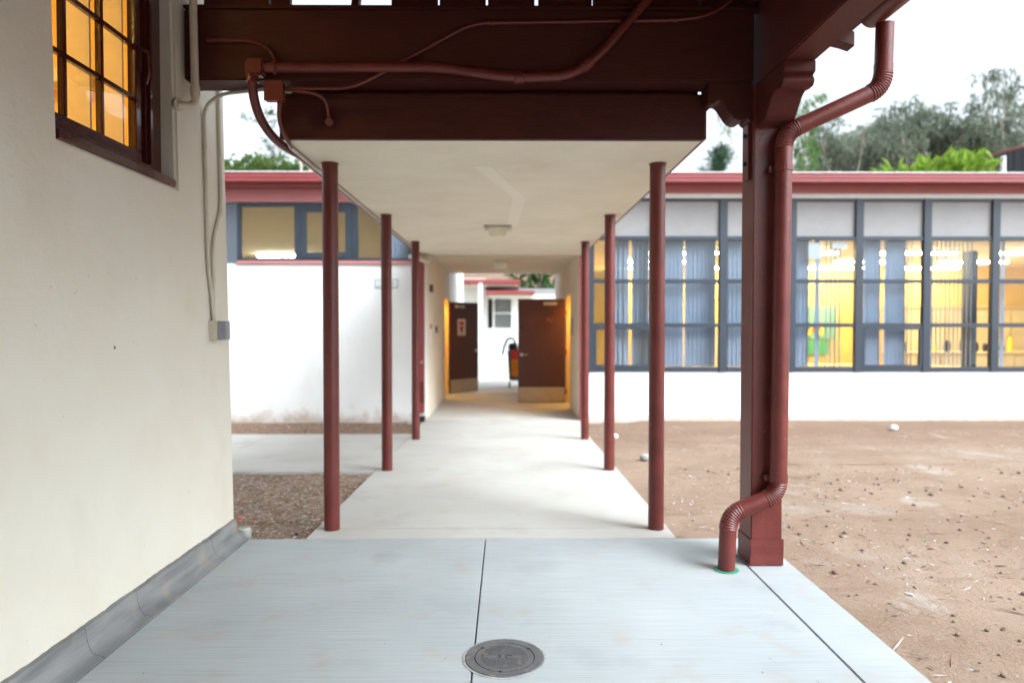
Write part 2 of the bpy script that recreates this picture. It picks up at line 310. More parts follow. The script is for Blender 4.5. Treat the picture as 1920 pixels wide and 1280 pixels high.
# ------------------------------------------------------------------ ground and pavements
FAR = 11.3                                        # classroom block front wall
def zw(y):                                        # walkway level: falls gently from the porch to the passage
    return 0 if y < 4.68 else (-.11*(y-4.68)/4.92 if y < 9.6 else -.11)
def zg(y): return zw(y) - .028
def ground():
    xs = [-300,-120,-50,-25,-14]+[-12+.25*i for i in range(105)]+[18,25,50,120,300]; ys = [-60,-20,-8,-3]+[-1+.2*i for i in range(64)]+[14,20,26,40,80,150,400]
    vs = []; fs = []; nx = len(xs)
    for y in ys:
        for x in xs:
            near = -12 <= x <= 14.1 and -1 <= y <= 11.7
            z = zg(y) + ((mnoise.noise((x*.9, y*.9, 0))*.012 + mnoise.noise((x*3, y*3, 5))*.006) if near else 0)
            if -1.9 < x < 1.8 and y < 11: z = min(z, zg(y)-.01)
            if x > 2 and y > 10.4: z += .03*min(1, (y-10.4)/.9)
            vs.append((x, y, z))
    for j in range(len(ys)-1):
        for i in range(nx-1): fs.append((j*nx+i, j*nx+i+1, (j+1)*nx+i+1, (j+1)*nx+i))
    m = bpy.data.materials.new('dirt'); m.use_nodes = True; n = m.node_tree; L = n.links; b = n.nodes['Principled BSDF']; ge = n.nodes.new('ShaderNodeNewGeometry')
    def nz(s, d=8, st=None):
        t = n.nodes.new('ShaderNodeTexNoise'); t.inputs['Scale'].default_value = s; t.inputs['Detail'].default_value = d; t.inputs['Roughness'].default_value = .68
        if st:
            mp = n.nodes.new('ShaderNodeMapping'); mp.inputs['Scale'].default_value = st; L.new(ge.outputs['Position'], mp.inputs[0]); L.new(mp.outputs[0], t.inputs['Vector'])
        else: L.new(ge.outputs['Position'], t.inputs['Vector'])
        return t.outputs['Fac']
    def mr(fac, a, bb, hi=1):
        r = n.nodes.new('ShaderNodeMapRange'); r.inputs['From Min'].default_value = a; r.inputs['From Max'].default_value = bb; r.inputs['To Max'].default_value = hi; L.new(fac, r.inputs['Value']); return r.outputs[0]
    def mix(f, a, c):
        x = n.nodes.new('ShaderNodeMixRGB'); L.new(f, x.inputs[0])
        if isinstance(a, tuple): x.inputs[1].default_value = (*a, 1)
        else: L.new(a, x.inputs[1])
        x.inputs[2].default_value = (*c, 1); return x.outputs[0]
    c = mix(mr(nz(.9), .35, .7), (.325, .235, .175), (.225, .15, .105))
    c = mix(mr(nz(.55, 6), .56, .7, .75), c, (.37, .32, .28))
    c = mix(mr(nz(7, 8), .55, .75, .7), c, (.17, .105, .07))
    c = mix(mr(nz(30, 10), .60, .70, .55), c, (.19, .125, .09))
    c = mix(mr(nz(60, 9), .66, .72, .6), c, (.42, .36, .31))
    sx = n.nodes.new('ShaderNodeSeparateXYZ'); L.new(ge.outputs['Position'], sx.inputs[0]); ma = n.nodes.new('ShaderNodeMath'); ma.operation = 'MULTIPLY_ADD'; L.new(nz(1.1, 8, (.5, 1, 1)), ma.inputs[0]); ma.inputs[1].default_value = 4.0; L.new(sx.outputs['Y'], ma.inputs[2])
    c = mix(mr(ma.outputs[0], 10.6, 12.2, .65), c, (.205, .13, .09))        # darker unraked soil towards the window wall
    c = mix(mr(nz(1.6, 9, (1, .55, 1)), .60, .68, .55), c, (.44, .40, .36))
    c = mix(mr(nz(3.2, 9, (.35, 1.6, 1)), .58, .66, .5), c, (.19, .125, .09))
    L.new(c, b.inputs['Base Color']); b.inputs['Roughness'].default_value = .95; b.inputs['Specular IOR Level'].default_value = .15
    bp = n.nodes.new('ShaderNodeBump'); bp.inputs['Strength'].default_value = .55; bp.inputs['Distance'].default_value = .03; L.new(nz(45, 12), bp.inputs['Height']); L.new(bp.outputs[0], b.inputs['Normal'])
    MATS['dirt'] = m
    mb = MB(); mb.add(vs, fs); g = mb.build('ground', 'dirt', smooth=True); tag(g, 'bare brown dirt ground scattered with litter', kind='structure')
ground()
XL, XR = -1.78, 1.75; SE = 4.68
pav = MB().box(XL-.1, XR-.006, -9, SE-.01, -.12, -.02).build('pavement', 'grout'); tag(pav, 'pale broom finished concrete floor of the porch', kind='structure')
for (x0, x1) in ((XL+.003, -.1525), (-.1475, 1.4665), (1.4725, XR)):
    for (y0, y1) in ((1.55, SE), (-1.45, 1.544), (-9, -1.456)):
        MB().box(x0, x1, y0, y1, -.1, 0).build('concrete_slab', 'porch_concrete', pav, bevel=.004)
WL, WR = -1.39, 1.175
wk = MB().slab(WL+.01, WR-.01, SE+.01, 15.9, lambda y: zw(y)-.02, .1, 24).build('walkway', 'grout'); tag(wk, 'concrete walkway under the canopy leading into the passage', kind='structure')
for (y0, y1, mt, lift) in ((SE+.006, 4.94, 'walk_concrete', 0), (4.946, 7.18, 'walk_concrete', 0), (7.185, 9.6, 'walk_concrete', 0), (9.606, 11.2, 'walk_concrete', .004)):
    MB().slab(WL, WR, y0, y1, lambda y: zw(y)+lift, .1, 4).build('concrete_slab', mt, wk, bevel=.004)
PL, PR = -1.347, 1.2                              # passage walls
for (y0, y1) in ((11.206, 13.5), (13.506, 16.0)):
    MB().slab(PL-.3, PR+.35, y0, y1, lambda y: -.095, .1).build('concrete_slab', 'walk_concrete', wk, bevel=.004)
path = MB().slab(-9, WL-.006, 7.12, 9.93, lambda y: zw(y)-.02, .08, 6).build('path', 'grout'); tag(path, 'side path of pale concrete crossing the dirt bed', kind='structure')
for (x0, x1) in ((-3.4, WL-.006), (-5.9, -3.406), (-9, -5.906)):
    MB().slab(x0, x1, 7.1, 9.95, zw, .08, 6).build('concrete_slab', 'walk_concrete', path, bevel=.005)
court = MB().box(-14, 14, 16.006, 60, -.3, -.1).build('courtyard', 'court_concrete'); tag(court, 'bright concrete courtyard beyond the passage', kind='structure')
pad = MB()
pp = [atZ(1470, 872, -.1), atZ(1830, 872, -.1), atZ(1790, 858, -.1), atZ(1470, 858, -.1)]
pad.add([(p.x, p.y, -.16) for p in pp] + [(p.x, p.y, -.085) for p in pp], [(3,2,1,0),(4,5,6,7),(0,1,5,4),(1,2,6,5),(2,3,7,6),(3,0,4,7)])
pd = pad.build('concrete_pad', 'dirt', bevel=.006); tag(pd, 'sunken concrete strip half covered by dirt', kind='structure')

# ------------------------------------------------------------------ near stucco building on the left
def wx(z): return -1.884 - .0165*z
WALL_END = 4.71
nb = empty('stucco_building', (-4, 0, -.1), 'cream stucco building with small paned window beside the porch', 'building')
W0, W1, WZ0, WZ1 = 2.955, 4.01, 2.27, 3.62
def wallmesh():
    mb = MB(); ys = [-9, W0, W1, WALL_END]; zs = [-.15, WZ0, WZ1, 6.2]; vs = []; fs = []
    for k, off in enumerate((0, -.26)):
        for z in zs:
            for y in ys: vs.append((wx(z)+off if k == 0 else -2.2, y, z))
    idx = lambda k, j, i: k*16+j*4+i
    for k in (0, 1):
        for j in range(3):
            for i in range(3):
                if (i, j) == (1, 1): continue
                q = (idx(k,j,i), idx(k,j,i+1), idx(k,j+1,i+1), idx(k,j+1,i)); fs.append(q if k == 0 else q[::-1])
    for (a, b) in (((1,1),(1,2)), ((1,2),(2,2)), ((2,2),(2,1)), ((2,1),(1,1))):
        fs.append((idx(0,*a), idx(0,*b), idx(1,*b), idx(1,*a)))
    ring = [(0,i) for i in range(4)] + [(j,3) for j in (1,2,3)] + [(3,i) for i in (2,1,0)] + [(j,0) for j in (2,1)]
    for q in range(len(ring)):
        a, b = ring[q], ring[(q+1) % len(ring)]; fs.append((idx(0,*a), idx(0,*b), idx(1,*b), idx(1,*a)))
    return mb.add(vs, fs)
wall = wallmesh().build('wall', 'cream_stucco', nb, bevel=.018, seg=3)
MB().box(-8, -2.2, WALL_END-.25, WALL_END-.003, -.15, 6.2).build('end_wall', 'cream_stucco', nb)
MB().box(-2.2, 2.2, -4.4, -4.15, -.1, 6.2).build('shade_wall', 'cream_stucco', nb)  # unseen wall added behind the camera to keep the beam front dark
MB().box(-8.2, -1.7, -9, WALL_END+.1, 6.2, 6.4).build('roof', 'red_paint', nb)
# plinth: cement base cove in cracked lengths with a ragged top
def plinth(y0, y1):
    n = max(3, int((y1-y0)/.03)); n = min(n, 120); vs = []; fs = []
    for i in range(n+1):
        y = y0+(y1-y0)*i/n; t = .140+mnoise.noise((y*5, 0, 3))*.005+mnoise.noise((y*45, 2, 0))*.006; wv = mnoise.noise((y*2.3, 7, 1))*.005
        pr = [(-1.9,-.08),(-1.9,t),(-1.861+wv*.5,t-.004),(-1.853+wv,t*.6),(-1.846+wv,.055),(-1.834+wv,.03),(-1.815,.014),(XL,.008),(XL,-.08)]
        vs += [(x, y, z) for x, z in pr]
    m = 9
    for i in range(n):
        for k in range(m): fs.append((i*m+k, i*m+(k+1)%m, (i+1)*m+(k+1)%m, (i+1)*m+k))
    fs += [tuple(range(m))[::-1], tuple(n*m+k for k in range(m))]
    return MB().add(vs, fs).build('plinth_length', 'plinth_cement', plo, smooth=True)
plo = MB().box(-2.1, -1.895, -9, WALL_END-.02, -.1, .1).build('plinth', 'plinth_cement', nb)
cuts = [-9, -4.2, -.8, 1.4, 2.995, 3.41, 4.28, 4.675]
for a, b in zip(cuts, cuts[1:]): plinth(a+.002, b-.002)
# room behind the window
rm = MB()
rm.box(-6.5, -6.4, .5, 4.4, 1.2, 4.0); rm.box(-6.4, -2.21, .4, .5, 1.2, 4.0); rm.box(-6.4, -2.21, 4.36, 4.44, 1.2, 4.0); rm.box(-6.5, -2.21, .4, 4.44, 1.1, 1.2)
rm.build('room_wall', 'room_yellow', nb); MB().box(-6.5, -2.21, .4, 4.44, 4.0, 4.1).build('room_ceiling', 'room_cream', nb)
MB().box(-6.39, -2.6, 4.2, 4.355, 2.95, 3.03).build('picture_rail', 'room_cream', nb)
MB().box(-6.38, -3.4, 3.3, 4.2, 2.62, 2.92).build('bulkhead', 'room_cream', nb)
lt = empty('ceiling_light', (-3.9, 2.2, 3.92), 'warm tube light inside the room behind the small paned window', 'light')
MB().box(-4.6, -3.2, 2.0, 2.4, 3.94, 3.998).build('housing', 'white_trim', lt); MB().box(-4.55, -3.25, 2.03, 2.37, 3.90, 3.94).build('diffuser', 'tube_warm', lt)
# window with 3 columns of panes
XG = -2.045
win = MB()
win.box(XG-.05, XG+.035, 3.83, W1-.002, WZ0+.03, WZ1-.003)        # jamb
win.box(XG-.05, XG+.035, W0+.002, W0+.03, WZ0+.03, WZ1-.003)
win.box(XG-.05, XG+.035, W0+.03, 3.83, WZ1-.04, WZ1-.003)
wf = win.build('window', 'window_brown', nb, bevel=.006)
MB().prism([(XG-.05, WZ0+.002), (-1.925, WZ0-.002), (-1.925, WZ0+.045), (XG-.05, WZ0+.07)], 'y', W0+.003, W1-.003).build('sill', 'window_brown', wf, bevel=.006)
MB().box(XG-.02, XG+.05, W0+.004, 3.84, WZ0+.072, WZ0+.092).build('sill_bead', 'window_brown', wf, bevel=.006)
MB().box(XG-.025, XG+.022, W0+.03, 3.83, WZ0+.094, WZ0+.155).build('bottom_rail', 'window_brown', wf, bevel=.005)
MB().box(XG-.025, XG+.022, 3.765, 3.828, WZ0+.157, WZ1-.045).build('stile', 'window_brown', wf, bevel=.005)
MB().box(XG+.036, XG+.05, 3.86, 3.89, 2.2+.17, 3.55).build('stop_bead', 'window_brown', wf, bevel=.004)
ycols = [2.90, 3.183, 3.474, 3.765]; zr0 = WZ0+.155; zrows = [zr0, zr0+.285, zr0+.57, zr0+.855, zr0+1.14]
for y in ycols[1:3]: MB().box(XG-.02, XG+.014, y-.012, y+.012, zr0, WZ1-.042).build('muntin', 'window_brown', wf, bevel=.004)
for z in zrows[1:4]:
    for a, b in zip([W0+.031]+ycols[1:3], ycols[1:]): MB().box(XG-.018, XG+.012, a+.0125, b-.0125, z-.012, z+.012).build('muntin', 'window_brown', wf, bevel=.004)
pane0 = None
for a, b in zip([W0+.02]+ycols[1:3], ycols[1:]):
    for z0, z1 in zip(zrows, zrows[1:]): MB().box(XG-.008, XG-.004, a+.013, b-.013, z0+.013, min(z1-.013, WZ1-.045)).build('pane', 'clear_glass', wf)
for y in (3.10, 3.40, 3.69):                        # inner sash bars in pale paint
    MB().box(XG-.15, XG-.03, y+.035, y+.05, zr0-.02, WZ1-.02).build('inner_bar', 'room_cream', wf)
hd = MB().tube(bendpath([(XG+.03, 3.80, 2.98), (XG+.075, 3.80, 2.97), (XG+.075, 3.81, 2.86), (XG+.05, 3.82, 2.80)], .02), .007, 8); hd.box(XG+.022, XG+.03, 3.785, 3.815, 2.86, 3.0)
hd.build('handle', 'window_brown', wf, smooth=True)

# ------------------------------------------------------------------ porch timberwork
HB0, HB1, HZ0, HZ1 = 4.13, 4.33, 2.935, 3.355      # header beam
CX0, CX1, CY0, CY1 = 1.487, 1.677, 4.13, 4.335     # column
po = empty('porch', (1.58, 4.23, 0), 'dark red timber porch with square column carved corbels and beams', 'porch')
MB().box(-1.93, CX0-.002, HB0, HB1, HZ0, HZ1).build('header_beam', 'red_beam_shaded', po, bevel=.008)
MB().box(-1.93, CX0-.002, HB0-.012, HB1-.02, HZ1+.001, HZ1+.022).build('beam_cap', 'red_beam_shaded', po, bevel=.004)
MB().box(1.512, 1.69, -9, CY1, 2.917, 3.40).build('side_beam', 'red_wood', po, bevel=.008)
colm = MB().box(CX0, CX1, CY0, CY1, .0, 2.916).build('column', 'red_paint', po, bevel=.006)
cb = MB(); n = 10                                  # sheet metal wrap at the foot, a little dented
sh = [(CX0-.008, CY0-.008), (CX1+.008, CY0-.008), (CX1+.008, CY1+.008), (CX0-.008, CY1+.008)]
vs = []
for z in (.004, .03, .07, .12, .165):
    for (x, y) in sh:
        vs.append((x+mnoise.noise((x*9, z*30, 1))*.006, y+mnoise.noise((y*9, z*30, 4))*.005, z))
cb.add(vs, [(i*4+k, i*4+(k+1)%4, i*4+4+(k+1)%4, i*4+4+k) for i in range(4) for k in range(4)] + [(3,2,1,0), (16,17,18,19)])
cb.build('column_shoe', 'red_paint', colm, bevel=.003)
st = MB().box(CX0-.018, CX0-.001, CY0+.05, CY0+.13, 2.36, 2.70).build('strap', 'red_paint', po, bevel=.003)
for z in (2.46, 2.63): MB().tube([(CX0-.034, CY0+.09, z), (CX0-.012, CY0+.09, z)], .013, 8).build('bolt', 'iron_dark', st)
MB().box(CX1-.075, CX1+.004, CY0+.06, CY1-.02, .17, 2.70)
# corbels: S curved outline
def corb(flip=1):
    # (distance out from the column, height above corbel foot) from top outer corner downwards
    p = [(.0, .235), (.375, .235), (.375, .175), (.345, .165), (.345, .160)]
    p += [(.345+.018*math.sin(a), .160-.055*i/8) for i, a in enumerate([math.pi*i/8 for i in range(9)])]
    p += [(.285, .105)]
    for i in range(13):
        t = i/12; p.append((.285-.25*t, .105-.06*t-.055*math.sin(math.pi*t*.5)**2+.02*math.sin(2*math.pi*t)))
    p += [(.0, -.03)]
    return p
pr = corb(); MB().prism([(CY0-d, 2.682+h) for d, h in pr], 'x', 1.514, 1.688).build('corbel', 'red_wood', po, bevel=.004)
seen = [(.0, .25), (.27, .25), (.27, .16)] + [(.243+.027*math.cos(a), .152+.027*math.sin(a)) for a in [-math.pi*.05-i*math.pi*.55/6 for i in range(7)]]
seen += [(.228, .132), (.214, .146), (.195, .142), (.178, .128), (.16, .103), (.145, .078), (.128, .054), (.108, .036), (.085, .026), (.062, .028), (.042, .040), (.032, .048), (.026, .034), (.012, .022), (.0, .02)]
MB().prism([(CX0-.001-d, 2.683+h) for d, h in seen], 'y', 4.15, 4.31).build('corbel', 'red_beam_shaded', po, bevel=.003)
def zr(x): return 3.425 + (1.6-x)*.2              # roof underside
# blocking boards above the header, roof deck and rafters
def xb(px): return atY(px, 12, 4.22).x
edges = [(385, 506), (510, 546), (735, 821), (825, 911), (915, 1002), (1009, 1109), (1111.5, 1210), (1212, 1310), (1312, 1420)]
for a, b in edges:
    xa, xc = xb(a), xb(b); MB().add([(xa,4.2,HZ1+.023),(xc,4.2,HZ1+.023),(xc,4.24,HZ1+.023),(xa,4.24,HZ1+.023),(xa,4.2,zr(xa)),(xc,4.2,zr(xc)),(xc,4.24,zr(xc)),(xa,4.24,zr(xa))],
        [(3,2,1,0),(4,5,6,7),(0,1,5,4),(1,2,6,5),(2,3,7,6),(3,0,4,7)]).build('blocking_board', 'red_wood', po)
MB().obox((xb(678), 4.22, HZ1+.35), (1, 0, .0), (0, 1, 0), (.12, 0, 1), .022, .03, .34).build('brace', 'red_wood', po)
for i in range(11):                               # deck boards run along the porch
    xa, xc = -1.9+i*.37, -1.9+(i+1)*.37-.006
    MB().add([(xa,-9,zr(xa)),(xc,-9,zr(xc)),(xc,4.36,zr(xc)),(xa,4.36,zr(xa)),(xa,-9,zr(xa)+.04),(xc,-9,zr(xc)+.04),(xc,4.36,zr(xc)+.04),(xa,4.36,zr(xa)+.04)],
        [(3,2,1,0),(4,5,6,7),(0,1,5,4),(1,2,6,5),(2,3,7,6),(3,0,4,7)]).build('roof_board', 'red_wood', po)
xa, xc = -1.92, 2.2
MB().add([(xa,-9,zr(xa)+.042),(xc,-9,zr(xc)+.042),(xc,4.4,zr(xc)+.042),(xa,4.4,zr(xa)+.042),(xa,-9,zr(xa)+.09),(xc,-9,zr(xc)+.09),(xc,4.4,zr(xc)+.09),(xa,4.4,zr(xa)+.09)],
    [(3,2,1,0),(4,5,6,7),(0,1,5,4),(1,2,6,5),(2,3,7,6),(3,0,4,7)]).build('roofing', 'rust_rim', po)
tl = MB().prism([(1.70, 3.36), (2.12, 3.26), (2.12, 3.17), (2.06, 3.19), (1.70, 3.27)], 'y', 4.19, 4.28).build('rafter_tail', 'red_wood', po, bevel=.003)
for y in (2.6, .9, -.8, -2.5, -4.2): MB().prism([(-1.9, zr(-1.9)-.002), (1.69, zr(1.69)-.002), (1.69, zr(1.69)-.02), (1.5, zr(1.5)-.12), (-1.9, zr(-1.9)-.12)], 'y', y, y+.09).build('rafter', 'red_wood', po)
# gutter
gt = MB(); gy0, gy1 = -9, 4.06; gx, gz, gr = 2.155, 3.30, .075; pf = []
for i in range(13):
    a = math.pi + math.pi*i/12; pf.append((gx+gr*math.cos(a), gz+gr*math.sin(a)))
pf += [(gx+(gr-.006)*math.cos(math.pi*2-math.pi*i/12), gz+(gr-.006)*math.sin(math.pi*2-math.pi*i/12)) for i in range(13)]
gt.prism(pf, 'y', gy0, gy1)
gu = empty('gutter', (gx, 4, gz-gr), 'red half round gutter along the porch eave', 'gutter')
gt.build('trough', 'red_paint', gu, smooth=True)
MB().prism(pf[:13], 'y', gy1+.001, gy1+.006).build('end_cap', 'red_paint', gu)
MB().box(gx-gr-.03, gx-gr-.003, gy0, gy1+.1, gz-.05, gz+.035).build('fascia_board', 'red_wood', po, bevel=.003)
# downspout
DY = 4.065; dr = .05
ds = empty('downspout', (1.317, DY, 0), 'round red metal downspout bending across the timber column', 'downspout')
A = Vector((2.20, 4.00, gz-gr-.002)); B = atY(1655, 165, 4.02); C = atY(1470, 250, DY); D = atY(1459, 925, DY); E = atY(1366, 965, DY); Fp = Vector((1.317, DY, .0))
def ribbed(p0, p1, p2, r, n=22):
    pts = arc(p0, p1, p2, n); return MB().tube(pts, [r*(1.06 if i % 2 else .97) for i in range(n+1)], 20)
def towards(a, b, d): return a + (b-a).normalized()*d
seq = [A, B, C, D, E, Fp]; cut = .085; last = A
for i in range(1, 5):
    p0, p2 = towards(seq[i], seq[i-1], cut), towards(seq[i], seq[i+1], cut)
    MB().tube([last, p0], dr, 20).build('pipe', 'red_paint', ds, smooth=True)
    e = ribbed(p0, seq[i], p2, dr*1.03).build('elbow', 'red_paint', ds, smooth=True)
    q = towards(p0, last, .05); MB().tube([q, p0], dr*1.05, 20).build('collar', 'red_paint', e, smooth=True)
    last = p2
MB().tube([last, Fp+Vector((0, 0, -.02))], dr, 20).build('pipe', 'red_paint', ds, smooth=True)
for z in (2.40, .55):
    p = C + (D-C)*((C.z-z)/(C.z-D.z)); s_ = MB().tube([(p.x, p.y, z-.017), (p.x, p.y, z+.017)], dr*1.09, 20); s_.box(p.x-.075, p.x-.045, p.y+.02, CY0-.002, z-.017, z+.017)
    s_.build('strap', 'red_paint', ds)
pm = MB().tube([p, (p.x, p.y, p.z)], .001) if False else None
dn = MB(); dn.lathe([(.056, .0015), (.074, .0015), (.074, .005), (.056, .005)], (1.317, DY, 0), 28)
tag(dn.build('drain_collar', 'green_pvc'), 'green plastic ring in the concrete round the foot of the downspout', 'drain ring')
MB().lathe([(.050, .001), (.058, .001), (.058, .003), (.050, .003)], (1.317, DY, 0), 28).build('gasket', 'iron_dark', bpy.data.objects['drain_collar'])

# ------------------------------------------------------------------ canopy with round posts
SOF = 2.628; CXL, CXR = -1.385, 1.225; CY = 4.285
ca = empty('canopy', (-.09, 7.8, SOF), 'flat walkway canopy with cream plaster soffit and dark red fascia', 'canopy')
MB().box(CXL, CXR, CY+.032, FAR-.004, SOF, 2.86).build('soffit_slab', 'soffit_stucco', ca, bevel=.004)
MB().box(atY(525, 220, CY).x, CXR+.003, CY-.012, CY+.03, SOF-.004, 2.905).build('front_fascia', 'red_beam_shaded', ca, bevel=.004)
for x0, x1 in ((CXL-.03, CXL-.002), (CXR+.002, CXR+.03)): MB().box(x0, x1, CY+.034, FAR-.004, SOF+.01, 2.90).build('side_fascia', 'red_paint', ca, bevel=.003)
MB().box(CXL+.02, CXR-.014, 4.36, 4.5, 2.887, 3.05).build('roof_curb', 'red_paint', ca)
MB().box(CXL-.02, CXR+.02, CY+.034, FAR-.004, 2.862, 2.885).build('roofing', 'rust_rim', ca)
# plaster patches left by repairs, slightly proud
MB().add([(-.25,5.0,SOF-.002),(-.12,5.0,SOF-.002),(.17,6.2,SOF-.002),(.12,8.0,SOF-.002),(.0,8.0,SOF-.002),(.05,6.2,SOF-.002),
          (-.25,5.0,SOF+.01),(-.12,5.0,SOF+.01),(.17,6.2,SOF+.01),(.12,8.0,SOF+.01),(.0,8.0,SOF+.01),(.05,6.2,SOF+.01)],
         [(0,1,2,5),(5,2,3,4),(6,11,8,7),(11,10,9,8),(0,5,11,6),(5,4,10,11),(4,3,9,10),(3,2,8,9),(2,1,7,8),(1,0,6,7)]).build('plaster_patch', 'soffit_patch', ca)
side = {-1.268: 'left', 1.08: 'right'}; order = ['nearest', 'middle', 'farthest']
for x in (-1.268, 1.08):
    for i, y in enumerate((4.92, 7.19, 9.46)):
        z0 = zw(y)
        pt = empty('canopy_post', (x, y, z0), '%s round red steel post on the %s side of the canopy' % (order[i], side[x]), 'post', 'round steel canopy posts')
        MB().tube([(x, y, z0+.001), (x, y, SOF-.002)], .056, 24).build('shaft', 'red_paint', pt, smooth=True)
        MB().lathe([(.058, 0), (.062, .004), (.062, .010)], (x, y, SOF-.0105), 24).build('cap_ring', 'red_paint', pt)
def ceiling_lamp(x, y, z, label):
    e = empty('ceiling_light', (x, y, z-.12), label, 'light', 'ceiling lights over the walkway')
    MB().box(x-.165, x+.165, y-.165, y+.165, z-.014, z-.001).build('back_plate', 'lamp_plate', e, bevel=.004)
    vs = [(x-a, y-b, h) for h, s_ in ((z-.015, .125), (z-.10, .10), (z-.125, .085)) for a, b in ((s_, s_), (-s_, s_), (-s_, -s_), (s_, -s_))]
    MB().add(vs, [(0,1,2,3), (8,9,10,11)]+[(i*4+k, i*4+(k+1)%4, i*4+4+(k+1)%4, i*4+4+k) for i in (0,1) for k in range(4)]).build('lens', 'lamp_lens', e, bevel=.008)
    for s_ in (-1, 1): MB().box(x+s_*.14-.006, x+s_*.14+.006, y-.15, y+.15, z-.03, z-.0145).build('lens_clip', 'lamp_plate', e)
ceiling_lamp(-.11, 8.05, SOF, 'square ceiling light with frosted lens under the canopy soffit')
PC = 2.69
ceiling_lamp(-.12, 13.0, PC, 'square ceiling light with frosted lens inside the passage')

# ------------------------------------------------------------------ conduits and boxes
def conduit(name, label, pts, r, m, couplings=(), straps=(), bend=.06, n=12):
    P = bendpath(pts, bend); e = empty(name, P[0], label, 'conduit')
    MB().tube(P, r, n).build('pipe', m, e, smooth=True)
    for (i, t) in couplings:
        a, b = Vector(pts[i]), Vector(pts[i+1]); c = a+(b-a)*t; d = (b-a).normalized()
        MB().tube([c-d*.03, c-d*.026, c+d*.026, c+d*.03], [r*1.05, r*1.22, r*1.22, r*1.05], n).build('coupling', m, e, smooth=True)
    for (i, t) in straps:
        a, b = Vector(pts[i]), Vector(pts[i+1]); c = a+(b-a)*t; d = (b-a).normalized()
        MB().tube([c-d*.01, c+d*.01], r*1.28, n).build('strap', m, e)
    return e
BY = HB0
def bp(px, py, off=.03): return atY(px, py, BY-off)
fat = conduit('conduit', 'fat dark red conduit sagging across the header beam', [bp(492,127,.035), bp(820,126,.035), bp(960,146,.035), bp(1075,142,.035), bp(1130,97,.035), bp(1225,-14,.035)], .029, 'red_paint', couplings=((2,.12),(3,.45)), straps=((0,.07),), bend=.12, n=16)
el = MB().box(bp(462,0).x, bp(497,0).x, BY-.075, BY-.004, bp(0,144).z, bp(0,112).z).build('pull_elbow', 'red_paint', fat, bevel=.012, smooth=True)
q0, q1, q2, q3 = atY(473, 140, BY-.035), atY(478, 205, BY-.02), atY(500, 245, BY+.12), Vector((CXL-.058, 4.75, SOF+.02))
pts = arc(q0, atY(470, 250, BY+.02), q3, 16)
dn_ = MB().tube([q0+Vector((0,0,.02))]+pts+[(CXL-.062, FAR-.05, SOF+.02)], .028, 16).build('down_bend', 'red_paint', fat, smooth=True)
MB().tube([q0+Vector((0,0,.01)), q0-Vector((0,0,.045))], .036, 16).build('collar', 'red_paint', fat, smooth=True)
MB().tube([q0+Vector((.0,-.03,-.03)), q0+Vector((.0,-.042,-.03))], .005, 8).build('screw', 'steel', fat)
conduit('conduit', 'short red conduit curving down from the upper left of the header beam', [bp(388,76,.015), bp(470,77,.015), bp(505,90,.02), bp(517,114,.03), bp(520,128,.05)], .010, 'red_paint', couplings=((0,.45),))
conduit('conduit', 'thin red conduit climbing diagonally behind the fat one to the upper right', [bp(535,166,.012), bp(660,166,.012), bp(722,134,.012), bp(885,44,.012), bp(1275,38,.012), bp(1340,27,.012), bp(1400,-25,.012)], .0105, 'red_paint', couplings=((3,.9),), straps=((3,.1),(3,.98)), bend=.1)
jb = empty('junction_box', atY(512, 190, 4.27), 'dark red junction box hanging under the left of the header beam', 'junction box')
bx0, bx1, bz0, bz1 = atY(496,0,4.1).x, atY(531,0,4.1).x, atY(0,189,4.1).z, atY(0,152,4.1).z
MB().box(bx0, bx1, 4.085, 4.128, bz0, bz1).build('body', 'red_paint', jb, bevel=.004); MB().box(bx0-.002, bx1+.002, 4.078, 4.084, bz0-.002, bz1+.002).build('cover', 'red_paint', jb, bevel=.002)
conduit('conduit', 'short red conduit hooking down to a round capped end on the canopy fascia', [(bx1, 4.115, bz1-.045), atY(585,173,4.12), atY(612,185,4.2), atY(617,228,CY-.025)], .010, 'red_paint', bend=.07)
cap = MB().tube([atY(617,229,CY-.05), atY(617,229,CY-.012)], .024, 18).build('end_cap', 'red_paint', bpy.data.objects['conduit.003'], smooth=True)
conduit('conduit', 'red conduit dropping from the junction box to the canopy edge', [(bx1-.03, 4.11, bz0), atY(523,232,4.18), atY(541,266,4.26), (CXL-.014, 4.45, SOF-.012)], .013, 'red_paint', bend=.12)
conduit('conduit', 'cream conduit running along the left edge of the canopy soffit and across the passage', [(CXL-.014, 4.46, SOF-.012), (CXL-.014, 11.14, SOF-.014), (-1.15, FAR-.06, SOF-.018), (PR-.05, FAR-.06, SOF-.018)], .011, 'cream_paint', couplings=((0,.08),(0,.3)), bend=.15)
wxz = wx
conduit('conduit', 'tan conduit bending off the header beam down the stucco wall to the grey box', [(bx0, 4.235, HZ0-.013), (-1.80, 4.34, HZ0-.013), (wx(2.9)+.016, 4.36, 2.85), (wx(1.85)+.014, 4.36, 1.85), (wx(1.6)+.014, 4.40, 1.66), (wx(1.5)+.02, 4.41, 1.50)], .0115, 'cream_paint', straps=((2,.25),(2,.85)), bend=.07)
conduit('conduit', 'tan conduit with a dogleg near the wall corner above the grey box', [(wx(3.4)+.016, 4.585, 3.5), (wx(2.3)+.014, 4.585, 2.24), (wx(2)+.014, 4.44, 2.02), (wx(1.6)+.014, 4.43, 1.50)], .0115, 'cream_paint', couplings=((1,.12),), straps=((2,.5),), bend=.09)
conduit('conduit', 'cream pipe coming down beside the beam with an elbow into the stucco wall', [(wx(4)+.085, 4.09, 4.05), (wx(2.9)+.085, 4.09, 2.765), (wx(2.8)+.006, 4.03, 2.755)], .0225, 'cream_paint', couplings=((0,.93),), bend=.05, n=16)
